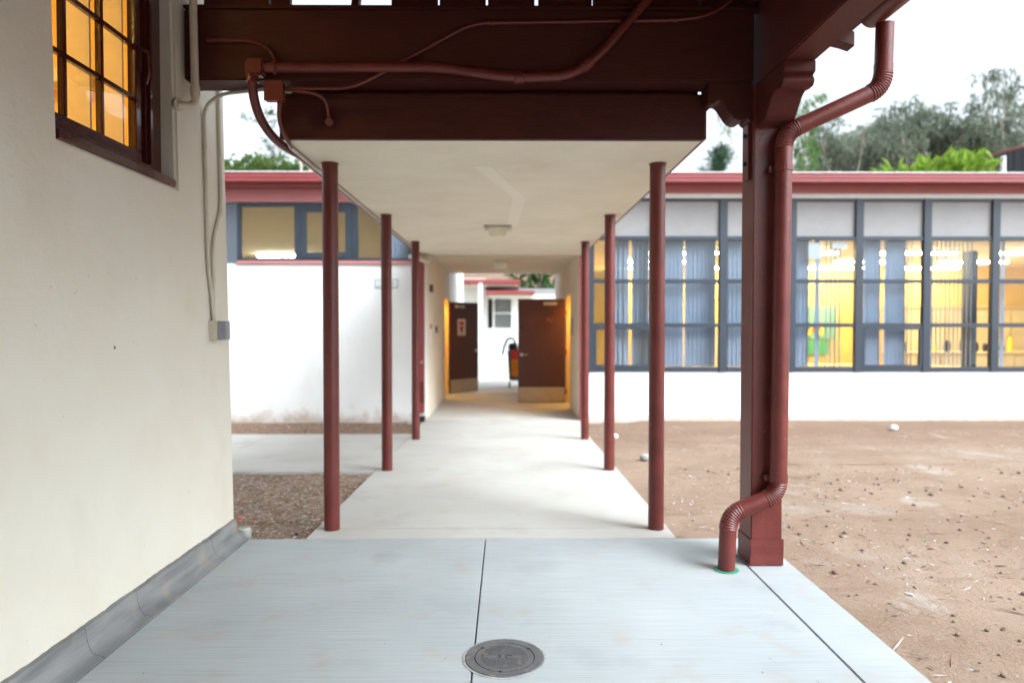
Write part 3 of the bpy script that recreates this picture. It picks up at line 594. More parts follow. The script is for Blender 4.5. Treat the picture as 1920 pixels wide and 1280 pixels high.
fl = MB().tube([(wx(2.8)-.004, 4.035, 2.755), (wx(2.8)+.016, 4.028, 2.755)], .037, 18).build('flange', 'cream_paint', bpy.data.objects['conduit.007'], smooth=True)
eb = empty('electrical_box', (wx(1.4), 4.42, 1.385), 'small tan and grey electrical box on the stucco wall near the corner', 'electrical box')
MB().box(wx(1.44)-.004, wx(1.44)+.052, 4.375, 4.465, 1.372, 1.50).build('body', 'cream_paint', eb, bevel=.004); MB().box(wx(1.44)+.050, wx(1.44)+.105, 4.384, 4.458, 1.376, 1.497).build('cover', 'box_side', eb, bevel=.004)

# ------------------------------------------------------------------ cleanout cover in the porch floor
mc = Vector((-.012, 2.985, 0)); mh = empty('cleanout_cover', mc, 'round cast iron cleanout cover set in the porch concrete', 'manhole cover')
MB().lathe([(.186, .0008), (.186, .0022), (.176, .003), (.176, .0008)], mc, 48).build('mortar_ring', 'stone_grey', mh)
MB().lathe([(.1335, .0015), (.1335, .0055), (.171, .0055), (.175, .0015)], mc, 48).build('frame', 'iron', mh)
MB().lathe([(.1335, .0012), (.1335, .0020)], mc, 48).build('gap', 'iron_dark', mh)
lid = MB().lathe([(.129, .0022), (.129, .0052), (.124, .0055)], mc, 48).build('lid', 'iron', mh)
st_ = MB()
for i in range(-11, 12):
    for j in range(-11, 12):
        x, y = i*.0098, j*.0098
        if x*x+y*y < .105**2 and not (abs(x) < .075 and abs(y) < .019): st_.box(mc.x+x-.0034, mc.x+x+.0034, mc.y+y-.0034, mc.y+y+.0034, .0054, .0078)
st_.build('stud', 'iron', lid)['kind'] = 'stuff'
text('lettering', 'S C', .046, mc+Vector((0, .0, .0056)), (0, 0, R(-12)), 'iron_dark', lid, .0008)
for a in (140, 35, 262): MB().lathe([(.008, .0056), (.008, .0064)], mc+Vector((math.cos(R(a))*.130, math.sin(R(a))*.130, 0)), 10).build('pick_hole', 'iron_dark', mh)

# ------------------------------------------------------------------ classroom blocks either side of the passage
LB = empty('classroom_building', (-8, FAR, -.15), 'white classroom block with a high strip window left of the passage', 'building', 'classroom blocks')
RB = empty('classroom_building', (7, FAR, -.15), 'white classroom block with a tall blue framed window wall right of the passage', 'building', 'classroom blocks')
BE = 16.0; XE = 13.5
def zat(py, Y=FAR): return atY(951, py, Y).z
def xat(px, Y=FAR): return atY(px, 611, Y).x
# --- right block
wz0 = zat(697); wz1 = zat(371)
MB().box(PR, XE, FAR, FAR+.22, -.3, wz0).build('wall', 'white_stucco', RB, bevel=.006)
jx0 = xat(1105)
MB().box(PR, jx0, FAR+.002, FAR+.22, wz0+.001, 3.9).build('wall', 'white_stucco', RB)
MB().box(jx0+.001, XE, FAR+.02, FAR+.22, wz1, 3.9).build('wall', 'white_stucco', RB)
# passage side wall with a doorway
DR0, DR1, DH = 12.95, 13.86, 2.07
for (y0, y1, z0, z1) in ((FAR+.221, DR0, -.2, 3.9), (DR1, BE, -.2, 3.9), (DR0, DR1, DH, 3.9)): MB().box(PR, PR+.18, y0+.0005, y1-.0005, z0, z1).build('passage_wall', 'passage_stucco', RB)
MB().box(PR+.18, XE, 17.0, 17.2, -.2, 3.9).build('back_wall', 'room_yellow', RB)
MB().box(XE-.2, XE, FAR+.221, 17.0, -.2, 3.9).build('side_wall', 'white_stucco', RB)
MB().box(PR+.19, XE-.21, FAR+.225, 17.0, -.25, -.09).build('room_floor', 'room_floor', RB)
MB().box(PR+.19, XE-.21, FAR+.225, 17.0, 2.93, 3.03).build('room_ceiling', 'room_cream', RB)
MB().box(PR+.001, PR+.18, BE+.001, 17.2, -.2, 3.9).build('side_wall', 'white_stucco', RB)
rf = MB().box(-1.0, XE+.4, FAR-.28, 17.6, 3.902, 3.93).build('roof', 'fascia_red', RB)
fz0, fz1 = zat(340, FAR-.42), zat(326, FAR-.42)
def fascia(x0, x1, par):
    MB().prism([(FAR-.42, fz0), (FAR-.42, fz0+.055), (FAR-.43, fz0+.06), (FAR-.43, fz0+.115), (FAR-.44, fz1), (FAR-.44, fz1+.02), (FAR-.32, fz1+.02), (FAR-.32, fz0)], 'x', x0, x1).build('fascia', 'fascia_red', par)
    MB().box(x0, x1, FAR-.445, FAR-.30, fz1+.021, fz1+.034).build('roof_edge', 'white_trim', par)
    MB().box(x0, x1, FAR-.32, FAR-.002, fz0+.03, fz0+.05).build('eave_soffit', 'fascia_red', par)
fascia(CXR+.035, XE+.4, RB)
MB().box(CXR+.04, XE, FAR-.03, FAR-.001, zat(363), fz0+.028).build('frieze', 'frieze_red_bloom', RB)
MB().box(CXR+.04, XE, FAR-.025, FAR-.001, zat(371.5), zat(363)-.002).build('flashing', 'white_trim', RB)
vx = [xat(p) for p in (1106, 1228, 1355, 1484, 1609, 1736, 1864)]; vx += [vx[-1]+1.125, vx[-1]+2.25]
zrail = [zat(692.5), zat(609.5), zat(527), zat(446.5), zat(373)]
for i in range(len(vx)-1):
    x0, x1 = vx[i], vx[i+1]
    wn = MB().box(x0-.065, x0+.065, FAR-.03, FAR+.06, wz0+.001, wz1-.001).build('window', 'slate_frame', RB, bevel=.006)
    if i == len(vx)-2: MB().box(x1-.065, x1+.065, FAR-.03, FAR+.06, wz0+.001, wz1-.001).build('mullion', 'slate_frame', wn, bevel=.006)
    for k, z in enumerate(zrail):
        h = .034 if k not in (0,) else .04
        MB().box(x0+.066, x1-.066, FAR-.015, FAR+.055, z-h, z+h).build('rail', 'slate_frame', wn, bevel=.005)
    for k in range(4):
        a, b = zrail[k]+.035, zrail[k+1]-.035
        MB().box(x0+.066, x1-.066, FAR+.018, FAR+.024, a, b).build('pane' if k < 3 else 'frosted_panel', 'tinted_glass' if k < 3 else 'spandrel', wn)
        if (i, k) in ((0, 0), (4, 0)):                # hopper sashes: a heavier inner frame
            for (xa, xc, za, zc) in ((x0+.067, x0+.11, a, b), (x1-.11, x1-.067, a, b), (x0+.111, x1-.111, a, a+.04), (x0+.111, x1-.111, b-.04, b)):
                MB().box(xa, xc, FAR-.022, FAR+.03, za, zc).build('sash', 'slate_frame', wn, bevel=.004)
# vertical blinds: each bay, slat positions across the bay 0..1 with the turn of the slat (0 closed, 90 edge on)
def blind(i, spec, label):
    x0, x1 = vx[i]+.08, vx[i+1]-.08; y = FAR+.17
    e = empty('vertical_blind', ((x0+x1)/2, y, zrail[0]), label, 'blind', 'vertical blinds behind the window wall')
    MB().box(x0, x1, y-.025, y+.025, zrail[3]+.04, zrail[3]+.09).build('headrail', 'white_trim', e)
    for (u, ang) in spec:
        x = x0+(x1-x0)*u; a = R(ang+random.uniform(-1.5, 1.5))
        MB().obox((x, y, (zrail[0]+zrail[3])/2+.04), (math.cos(a), math.sin(a), 0), (-math.sin(a), math.cos(a), 0), (0,0,1), .048, .0015, (zrail[3]-zrail[0])/2).build('slat', 'blind_slat', e)
def run(u0, u1, n, ang): return [(u0+(u1-u0)*k/max(1, n-1), ang) for k in range(n)]
blind(0, [(.28,78)]+run(.42,.60,3,24)+run(.74,.98,4,30), 'vertical blind with gaps beside the passage, first bay of the window wall')
blind(1, run(.04,.40,6,8)+run(.52,.96,7,8), 'nearly closed blue vertical blind between the canopy post and column')
blind(2, run(.04,.26,4,12)+[(.36,60)]+run(.47,.98,7,15), 'blue vertical blind mostly hidden behind the timber column')
blind(3, run(.08,.24,3,8)+[(.32,62),(.40,66)]+run(.44,.47,1,20)+[(.60,52),(.68,52),(.76,50),(.84,52)], 'half open vertical blind just right of the timber column')
blind(4, run(.14,.34,4,6)+[(.42,70)]+run(.50,.78,5,6)+[(.86,48),(.93,50)], 'vertical blind closed in two broad bands, fifth bay')
blind(5, run(.05,.80,11,47), 'open vertical blind with every slat edge on, sixth bay')
blind(6, [(.18,25),(.75,52),(.85,55)], 'vertical blind drawn aside at the right edge of the picture')
blind(7, run(.05,.9,12,40), 'half turned vertical blind beyond the right edge')
# classroom lights and furniture
for r_, y in enumerate((13.1, 14.9, 16.5)):
    for k, x in enumerate((3.3, 5.6, 7.9, 10.2)):
        e = empty('ceiling_light', (x, y, 2.9), 'lit classroom strip, %s row from the glass, %s from the passage' % (('first', 'second', 'third')[r_], ('nearest', 'second', 'third', 'fourth')[k]), 'light', 'lit ceiling strips in the classroom')
        MB().box(x-.75, x+.75, y-.09, y+.09, 2.88, 2.928).build('housing', 'white_trim', e); MB().box(x-.72, x+.72, y-.07, y+.07, 2.84, 2.879).build('diffuser', 'tube_light', e)
wb = empty('bulletin_board', (6.4, 16.9, 1.0), 'teal and green bulletin board with red and yellow cutouts in the classroom', 'bulletin board')
MB().box(6.0, 8.2, 16.95, 16.99, 1.15, 1.95).build('panel', 'board_teal', wb); MB().box(6.2, 8.0, 16.93, 16.949, .75, 1.12).build('green_panel', 'board_green', wb)
for k in range(14):
    x = 6.15+random.random()*1.9; z = 1.25+random.random()*.55; MB().box(x-.06, x+.06, 16.93, 16.948, z-.1, z+.1).build('cutout', random.choice(['red_plastic', 'poster_yellow', 'red_plastic', 'black']), wb)
def cabinet(x0, x1, y, z1, label):
    e = empty('cabinet', ((x0+x1)/2, y, -.09), label, 'cabinet', 'classroom cabinets'); MB().box(x0, x1, y, y+.55, -.088, z1).build('carcass', 'cabinet_wood', e)
    n = max(1, round((x1-x0)/.55))
    for k in range(n):
        a = x0+(x1-x0)*k/n+.02; b = x0+(x1-x0)*(k+1)/n-.02; d = MB().box(a, b, y-.022, y-.001, .0, z1-.06).build('door', 'room_cream', e); MB().box(b-.06, b-.04, y-.04, y-.023, z1*.5-.05, z1*.5+.05).build('handle', 'steel', d)
    MB().box(x0-.02, x1+.02, y-.04, y+.56, z1+.001, z1+.035).build('top', 'room_cream', e)
cabinet(8.6, 13.0, 15.2, .85, 'low pale cabinet row at the right of the classroom')
cabinet(9.0, 13.2, 16.4, 1.9, 'tall pale cupboards against the classroom back wall')
cabinet(4.2, 5.6, 16.4, 1.4, 'pale cabinet against the classroom wall left of the bulletin board')
def table(x, y, w_, d_, label):
    e = empty('table', (x, y, -.09), label, 'table', 'classroom tables'); MB().box(x-w_/2, x+w_/2, y-d_/2, y+d_/2, .60, .64).build('top', 'cabinet_wood', e)
    for sx in (-1, 1):
        for sy in (-1, 1): MB().box(x+sx*(w_/2-.06)-.02, x+sx*(w_/2-.06)+.02, y+sy*(d_/2-.06)-.02, y+sy*(d_/2-.06)+.02, -.09, .599).build('leg', 'black', e)
table(6.7, 14.6, 1.6, .8, 'wooden classroom table in front of the bulletin board'); table(8.6, 13.9, 1.6, .8, 'wooden classroom table behind the edge on blind slats')
for k in range(10):
    x = 8.8+k*.3; h = .12+random.random()*.22
    b_ = MB().lathe([(.05, 0), (.06, h*.6), (.04, h)], (x, 15.35+random.uniform(0,.25), .886), 10).build('jar', random.choice(['red_plastic', 'black', 'paper', 'bin_grey', 'poster_yellow']), smooth=True)
    tag(b_, '%s small container from the left on the low classroom cabinet' % ['first', 'second', 'third', 'fourth', 'fifth', 'sixth', 'seventh', 'eighth', 'ninth', 'tenth'][k], 'container', 'containers on the low classroom cabinet')
sp = MB().box(vx[5]+.94, vx[6]-.07, FAR+.3, FAR+.55, wz0-.1, 2.75).build('equipment_rack', 'black', bevel=.02); tag(sp, 'tall black cabinet standing against the inside of the window wall', 'cabinet')
MB().box(vx[5]+.96, vx[6]-.09, FAR+.292, FAR+.299, wz0+.1, wz0+.75).build('panel', 'bin_grey', sp); MB().box(vx[5]+1.0, vx[6]-.13, FAR+.292, FAR+.299, 2.3, 2.7).build('panel', 'spandrel', sp)
# white paper taped inside the third bay
for (px, py, w_, h_) in ((1528, 470, .22, .26), (1574, 460, .24, .10)):
    p = atY(px, py, FAR+.035); tag(MB().box(p.x-w_/2, p.x+w_/2, FAR+.033, FAR+.036, p.z-h_/2, p.z+h_/2).build('paper_sheet', 'sign_white'), 'white paper taped to the glass, %s sheet right of the column' % ('larger' if w_ == .22 else 'smaller'), 'paper')
# door of the right block, swung open across the passage
def door(par, hx, hy, dirv, wdt, h, z0, flip, mname='door'):
    d = Vector(dirv).normalized(); nrm = Vector((d.y, -d.x, 0)) 
    if nrm.y > 0: nrm = -nrm                          # towards the camera
    c = Vector((hx, hy, z0+h/2)) + d*(wdt/2+.012)
    o = MB().obox(c, d, nrm, (0,0,1), wdt/2, .022, h/2).build(mname, 'door_brown', par, bevel=.003)
    f = c + nrm*.0235; up = Vector((0,0,1))
    MB().obox(f+up*(-h/2+.16)+nrm*.001, d, nrm, up, wdt/2-.004, .0015, .148).build('kick_plate', 'kick_plate', o)
    hb = f + d*(wdt/2-.07) + up*(-h/2+.97)
    MB().tube([hb, hb+nrm*.02], .035, 16).build('rosette', 'steel', o, smooth=True); MB().tube(bendpath([hb+nrm*.01, hb+nrm*.055, hb+nrm*.055-d*.12], .02), .011, 8).build('handle', 'steel', o, smooth=True)
    dead = f + d*(wdt/2-.06) + up*(-h/2+1.52); MB().obox(dead+nrm*.004, d, nrm, up, .045, .006, .018).build('latch_plate', 'iron_dark', o)
    cl = f - d*(wdt*.18) + up*(h/2-.10); k = MB().obox(cl+nrm*.025, d, nrm, up, .14, .025, .03).build('door_closer', 'lamp_plate', o, bevel=.006)
    for zz in (.22, 1.03, 1.83): MB().obox(Vector((hx, hy, z0+zz)), d, nrm, up, .022, .03, .055).build('hinge', 'orange_rust', o)
    return o, f, d, nrm
RD, f_, d_, n_ = door(RB, PR-.012, DR1, (-1, .0, 0), .955, 2.10, -.085, 1); RD['label'] = 'dark brown passage door open flat towards the viewer'
for (u0, v0, u1, v1) in ((-.09,-.04,-.05,.05), (-.05,.05,-.01,-.05), (-.01,-.05,.03,.03), (-.08,.03,.0,-.03), (.02,.0,.05,.05)):
    a = f_ + Vector((.19+u0, 0, .62+v0)) + n_*.002; b = f_ + Vector((.19+u1, 0, .62+v1)) + n_*.002
    MB().tube([a, b], .009, 6).build('scrawl', 'faded_red', RD)
MB().box(PR-.006, PR+.19, DR0-.05, DR0-.001, -.09, DH+.05).build('door_frame', 'passage_stucco', RB); MB().box(PR+.0, PR+.19, DR1+.001-.03, DR1-.001, -.09, DH-.001).build('door_frame', 'room_yellow', RB)
MB().box(PR+.185, 1.895, DR0-.5, DR1+.6, -.1, 2.4) 
# small lit lobbies behind the two doorways
def lobby(par, x0, x1, y0, y1):
    m = MB(); o_ = x1 if x1 > 0 else x0; i_ = x0 if x1 > 0 else x1
    m.box(min(x0,x1), max(x0,x1), y0-.06, y0, -.1, 2.45); m.box(min(x0,x1), max(x0,x1), y1, y1+.06, -.1, 2.45); m.box(min(o_, o_+.05), max(o_, o_+.05), y0-.06, y1+.06, -.1, 2.45)
    m.build('lobby_wall', 'room_yellow', par); MB().box(x0, x1, y0-.06, y1+.06, 2.451, 2.5).build('lobby_ceiling', 'room_cream', par); MB().box(x0, x1, y0-.06, y1+.06, -.16, -.101).build('lobby_floor', 'room_floor', par)
lobby(RB, PR+.182, 1.84, DR0-.1, DR1+.1)
def lobby_light(x, y, label):
    e = empty('wall_light', (x, y, 2.36), label, 'light', 'warm lights in the side lobbies'); MB().box(x-.16, x+.16, y-.35, y+.35, 2.41, 2.448).build('housing', 'white_trim', e); MB().box(x-.14, x+.14, y-.33, y+.33, 2.37, 2.409).build('diffuser', 'tube_lobby', e)
lobby_light(1.6, 13.4, 'warm light inside the doorway on the right of the passage')
# --- left block
DL0, DL1 = 14.7, 15.68
lz0 = zat(491); lz1 = zat(380); lxL = -4.62
MB().box(-14, PL, FAR, FAR+.22, -.3, lz0-.03).build('wall', 'white_stucco', LB, bevel=.006)
MB().box(-14, PL, FAR+.002, FAR+.22, lz1, 3.9).build('wall', 'white_stucco', LB)
MB().box(xat(772), PL, FAR+.001, FAR+.22, lz0-.029, lz1-.001).build('wall', 'white_stucco', LB)
MB().box(-14, xat(446), FAR+.01, FAR+.22, lz0-.029, lz1-.001).build('panel', 'slate_panel', LB)
for (y0, y1, z0, z1) in ((FAR+.221, DL0, -.2, 3.9), (DL1, BE, -.2, 3.9), (DL0, DL1, DH, 3.9)): MB().box(PL-.18, PL, y0+.0005, y1-.0005, z0, z1).build('passage_wall', 'passage_stucco', LB)
MB().box(-14, -13.8, FAR+.221, 21, -.2, 3.9).build('side_wall', 'white_stucco', LB); MB().box(-13.8, PL-.181, 20.8, 21, -.2, 3.9).build('back_wall', 'room_cream', LB); MB().box(PL-.18, PL-.001, BE+.001, 21, -.2, 3.9).build('side_wall', 'white_stucco', LB)
MB().box(-13.79, PL-.185, FAR+.225, 20.79, -.2, -.1).build('room_floor', 'room_cream', LB); MB().box(-13.79, PL-.185, FAR+.225, 20.79, 3.5, 3.6).build('room_ceiling', 'room_ceiling', LB)
MB().box(-14.3, -1.01, FAR-.28, 21.4, 3.902, 3.93).build('roof', 'fascia_red', LB)
fascia(-14.3, CXL-.035, LB)
MB().box(-14, CXL-.04, FAR-.03, FAR-.001, lz1+.004, fz0+.028).build('frieze', 'frieze_red_bloom', LB); MB().box(-14, CXL-.04, FAR-.035, FAR-.0305, zat(356), zat(354)).build('drip_line', 'fascia_red', LB)
MB().box(xat(447), xat(772), FAR-.045, FAR-.001, lz0-.03, lz0+.012).build('window_sill', 'frieze_red_bloom', LB)
lw = MB().box(xat(447), xat(772), FAR-.0, FAR+.06, lz1-.07, lz1-.002).build('window', 'slate_frame', LB)
MB().box(xat(447), xat(772), FAR+.0, FAR+.06, lz0+.013, lz0+.06).build('rail', 'slate_frame', lw)
lm = [447, 559, 666, 724, 772]
for k, p in enumerate(lm):
    x = xat(p); MB().box(x-(.0 if k == 0 else .05), x+(.0 if k == len(lm)-1 else .05), FAR-.004, FAR+.062, lz0+.061, lz1-.071).build('mullion', 'slate_frame', lw, bevel=.004)
for k in range(4):
    x0, x1 = xat(lm[k])+.051, xat(lm[k+1])-.051; MB().box(x0, x1, FAR+.025, FAR+.03, lz0+.061, lz1-.071).build('pane', 'tinted_glass', lw)
    if k == 1:
        for (xa, xc, za, zc) in ((x0, x0+.1, lz0+.062, lz1-.072), (x1-.1, x1, lz0+.062, lz1-.072), (x0+.101, x1-.101, lz0+.062, lz0+.15), (x0+.101, x1-.101, lz1-.16, lz1-.072)): MB().box(xa, xc, FAR-.012, FAR+.02, za, zc).build('sash', 'slate_frame', lw, bevel=.006)
        MB().box(x1-.24, x1-.22, FAR-.02, FAR-.013, lz0+.16, lz0+.26).build('latch', 'iron_dark', lw)
for k in range(5): MB().obox((xat(728)+.07+k*.075, FAR+.14, (lz0+lz1)/2), (1,.2,0), (-.2,1,0), (0,0,1), .034, .0015, .44).build('slat', 'blind_slat', lw)
for (x, y, s_) in ((-6.37, 19.3, 'low in its left pane'), (-9.2, 13.2, 'near the front, hidden by the stucco wall'), (-9.2, 16.2, 'in the middle, hidden by the stucco wall')):
    e = empty('ceiling_light', (x, y, 3.4), 'pale lit ceiling strip inside the left block %s' % s_, 'light', 'lit ceiling strips in the left block')
    MB().box(x-.65, x+.65, y-.1, y+.1, 3.46, 3.499).build('housing', 'white_trim', e); MB().box(x-.62, x+.62, y-.08, y+.08, 3.41, 3.459).build('diffuser', 'tube_pale', e)
lobby(LB, -2.0, PL-.182, DL0-.05, DL1+.1); lobby_light(-1.75, 15.2, 'warm light inside the doorway on the left of the passage')
LD, f_, d_, n_ = door(LB, PL+.012, DL1, (.62, .70, 0), .93, 2.10, -.085, -1); LD['label'] = 'dark brown passage door standing ajar with a poster on it'
up = Vector((0,0,1)); pc = f_ - d_*.10 + up*.47
ps = MB().obox(pc+n_*.002, d_, n_, up, .125, .002, .19).build('poster', 'paper', LD)
for (du, dz, hu, hz, mm) in ((0, .09, .075, .05, 'red_ink'), (0, -.01, .08, .02, 'black'), (0, -.075, .05, .045, 'red_ink'), (0,-.15,.09,.012,'sign_grey')): MB().obox(pc+n_*.006+d_*du+up*dz, d_, n_, up, hu, .001, hz).build('poster_print', mm, LD)
MB().box(PL-.19, PL+.006, DL0-.05, DL0-.001, -.09, DH+.05).build('door_frame', 'passage_stucco', LB); MB().box(PL-.19, PL, DL1-.031, DL1-.001, -.09, DH-.001).build('door_frame', 'room_yellow', LB)
# passage roof and ceiling header
pcx = MB().box(PL-.18, PR+.18, FAR+.221, BE, PC, PC+.12).build('passage_ceiling', 'passage_stucco', RB); MB().box(PL+.001, PR-.001, FAR+.001, FAR+.22, 2.64, 3.9).build('passage_header', 'passage_stucco', RB)
for x0 in (-.75, -.28, .35): MB().box(x0, x0+.05, 12.1+x0*.3, 15.9, PC-.004, PC-.001).build('plaster_seam', 'cream_stucco', pcx)
# red steel panel and black block painted as the shaded gap below it, beside the passage mouth, trim on the far side
gp = empty('folding_gate', (PL-.07, FAR-.05, -.02), 'narrow dark red metal gate panel folded back at the left of the passage mouth', 'gate')
MB().box(PL-.10, PL-.02, FAR-.07, FAR-.02, .03, 2.62).build('leaf', 'fascia_red', gp, bevel=.006); MB().box(PL-.115, PL-.101, FAR-.05, FAR-.003, .0, 2.62).build('stile', 'red_paint', gp)
MB().tube([(PL-.06, FAR-.10, .87), (PL-.06, FAR-.071, .87)], .02, 12).build('knob', 'steel', gp); MB().box(PL-.095, PL-.025, FAR-.074, FAR-.0705, .2, .55).build('kick_plate', 'red_paint', gp)
tag(MB().box(PL-.11, PL-.01, FAR-.12, FAR-.004, -.11, -.02).build('gap_shade', 'black', bevel=.005), 'black block standing in for the dark gap under the folded red gate', 'box')
tag(MB().box(PR-.01, PR+.05, FAR-.07, FAR-.003, -.11, 2.62).build('corner_trim', 'fascia_red', bevel=.004), 'tall red corner trim at the right of the passage mouth', 'trim')
# flood light at the passage mouth
fl = empty('flood_light', (PL-.05, FAR-.35, 2.45), 'cream tubular flood light at the upper left of the passage mouth', 'light')
MB().tube([(PL-.20, FAR-.50, 2.56), (PL-.06, FAR-.42, 2.54), (PL+.08, FAR-.32, 2.48)], .035, 14).build('tube', 'cream_paint', fl, smooth=True); MB().box(PL-.05, PL+.05, FAR-.34, FAR-.004, 2.54, 2.60).build('bracket', 'cream_paint', fl)
# notices and boxes on the passage walls
def wallbox(name, X, y, z, hy, hz, m, label, cat, th=.02):
    s_ = 1 if X < 0 else -1; return tag(MB().box(min(X, X+s_*th), max(X, X+s_*th), y-hy, y+hy, z-hz, z+hz).build(name, m, bevel=.003), label, cat)
wallbox('alarm_horn', PL+.001, 11.95, 2.12, .10, .06, 'door_brown', 'small dark alarm box high on the left passage wall', 'alarm', .05)
nt_ = wallbox('notice', PL+.001, 12.0, 1.34, .16, .20, 'paper', 'white notice with red heading on the left passage wall', 'notice', .006); MB().box(PL+.0075, PL+.009, 11.86, 12.14, 1.42, 1.50).build('heading', 'red_ink', nt_)
wallbox('bell_button', PL+.001, 12.9, 1.40, .05, .06, 'door_brown', 'small dark button box between notice and door on the left passage wall', 'switch', .03)
wallbox('notice', PL+.001, 13.5, 1.72, .2, .25, 'passage_stucco', 'faded pale sheet on the left passage wall near the doorway', 'notice', .006)
wallbox('sign_plate', PL+.001, 14.45, 1.1, .1, .3, 'sign_grey', 'tall grey plate beside the left passage doorway', 'plate', .015)
wallbox('sign_plate', PR-.001, 12.6, 1.45, .13, .16, 'sign_grey', 'grey plate on the right passage wall by the doorway', 'plate', .02)
# room number plate
p = atY(725, 531.5, FAR); sg = empty('number_sign', (p.x, FAR-.02, p.z), 'small white number plate on the wall behind the middle left post', 'sign')
MB().box(p.x-.19, p.x+.19, FAR-.014, FAR-.001, p.z-.075, p.z+.075).build('frame', 'sign_grey', sg, bevel=.003); MB().box(p.x-.172, p.x+.172, FAR-.019, FAR-.0145, p.z-.058, p.z+.058).build('plate', 'sign_white', sg)
for dx, ch in ((-.125, '2'), (.105, '0')): text('numeral', ch, .10, (p.x+dx, FAR-.0205, p.z), (R(90), 0, 0), 'sign_grey', sg)

# ------------------------------------------------------------------ beyond the passage
FY = 25.0
fb = empty('far_building', (-.5, FY, -.1), 'white building with red roof edges and a sash window seen through the passage', 'building')
def fx(px, Y=FY): return xat(px, Y)
def fzz(py, Y=FY): return zat(py, Y)
wzb, wzt = fzz(618), fzz(557); wx0, wx1 = fx(911), fx(962)
MB().box(-6, wx0, FY, FY+.2, -.1, 3.2).build('wall', 'white_stucco', fb); MB().box(wx1, 6, FY, FY+.2, -.1, 2.62).build('wall', 'white_stucco', fb)
MB().box(wx0+.001, wx1-.001, FY, FY+.2, -.1, wzb).build('wall', 'white_stucco', fb); MB().box(wx0+.001, wx1-.001, FY, FY+.2, wzt, 2.62).build('wall', 'white_stucco', fb)
MB().box(-6, 6, FY+3, FY+3.2, -.1, 3.0).build('back_wall', 'spandrel', fb); MB().box(-6, 6, FY+.21, FY+2.99, 2.5, 2.6).build('room_ceiling', 'spandrel', fb); MB().box(-6, 6, FY+.2, FY+3, -.15, -.05).build('room_floor', 'room_floor', fb)
MB().box(fx(868, 24.2), fx(976, 24.2), 24.2, FY+5, fzz(532, 24.2), fzz(523.5, 24.2)).build('roof', 'fascia_red', fb, bevel=.02); MB().box(fx(870, 24.3), fx(972, 24.3), 24.3, FY-.001, fzz(536, 24.3), fzz(532.5, 24.3)).build('eave_soffit', 'passage_stucco', fb)
MB().box(fx(911, 24.0), fx(1003, 24.0), 24.0, FY-.001, fzz(552, 24), fzz(544.5, 24)).build('porch_roof', 'fascia_red', fb, bevel=.02); MB().box(fx(914, 24.1), fx(1000, 24.1), 24.1, FY-.001, fzz(556, 24.1), fzz(552.5, 24.1)).build('eave_soffit', 'passage_stucco', fb)
MB().box(fx(897, 23.6), fx(904.5, 23.6), 23.6, 23.75, -.1, fzz(531, 23.6)).build('pillar', 'white_trim', fb)
fw = MB().box(wx0, wx0+.07, FY-.02, FY+.1, wzb, wzt).build('window', 'white_trim', fb)
for (a, b, c, d) in ((wx1-.07, wx1, wzb, wzt), (wx0+.071, wx1-.071, wzb, wzb+.06), (wx0+.071, wx1-.071, wzt-.06, wzt), (wx0+.25, wx0+.32, wzb+.061, wzt-.061), (wx0+.321, wx1-.071, (wzb+wzt)/2-.02, (wzb+wzt)/2+.03)): MB().box(a, b, FY-.015, FY+.08, c, d).build('sash', 'white_trim', fw)
MB().box(wx0+.071, wx1-.071, FY+.03, FY+.035, wzb+.061, wzt-.061).build('pane', 'clear_glass', fw)
for k in range(11): MB().box(wx0+.33, wx1-.08, FY+.09, FY+.12, wzb+.09+k*.095, wzb+.14+k*.095).build('slat', 'sign_grey', fw)
tag(MB().box(fx(903, 22.5), fx(1000, 22.5), 22.5, 23.0, -.1, fzz(668, 22.5)).build('ramp_wall', 'white_stucco', bevel=.01), 'low white ramp wall in front of the far window', 'wall')
rl = empty('ramp_rail', (0, 23.2, .3), 'pale blue metal handrail above the far ramp wall', 'railing')
z0 = fzz(668, 23.2)
for z in (fzz(626, 23.2), fzz(648, 23.2)): MB().tube([(fx(908, 23.2), 23.2, z), (fx(1000, 23.2), 23.2, z)], .022, 8).build('rail', 'sign_grey', rl, smooth=True)
for px in (909, 922, 952, 985): MB().tube([(fx(px, 23.2), 23.2, -.1), (fx(px, 23.2), 23.2, fzz(626, 23.2))], .02, 8).build('post', 'sign_grey', rl, smooth=True)
# cleaning cart behind the right door
ct = empty('cleaning_cart', (.25, 17.5, -.1), 'grey cleaning cart with black hose and orange panel behind the open door', 'cart')
MB().add([(x, y, z) for z, s_ in ((.08, .23), (.85, .28)) for x, y in ((.28-s_, 17.5-s_), (.28+s_, 17.5-s_), (.28+s_, 17.5+s_), (.28-s_, 17.5+s_))], [(3,2,1,0),(4,5,6,7),(0,1,5,4),(1,2,6,5),(2,3,7,6),(3,0,4,7)]).build('bin', 'bin_grey', ct, bevel=.02)
MB().box(.10, .34, 17.19, 17.22, .2, .62).build('panel', 'orange_plastic', ct, bevel=.01); MB().box(.09, .30, 17.185, 17.215, .63, .86).build('bag', 'red_plastic', ct, bevel=.01)
MB().tube(bendpath([(.25, 17.4, .85), (.18, 17.4, 1.16), (-.02, 17.4, 1.14), (-.13, 17.38, .72)], .16), .028, 10).build('hose', 'black', ct, smooth=True); MB().lathe([(.1, 0), (.13, .05), (.1, .16), (.03, .18)], (.15, 17.45, .86), 14).build('motor', 'black', ct, smooth=True)
for sx in (.06, .5):
    for sy in (17.3, 17.7): MB().tube([(sx-.02, sy, .0-.035), (sx+.02, sy, .0-.035)], .062, 14).build('wheel', 'black', ct)

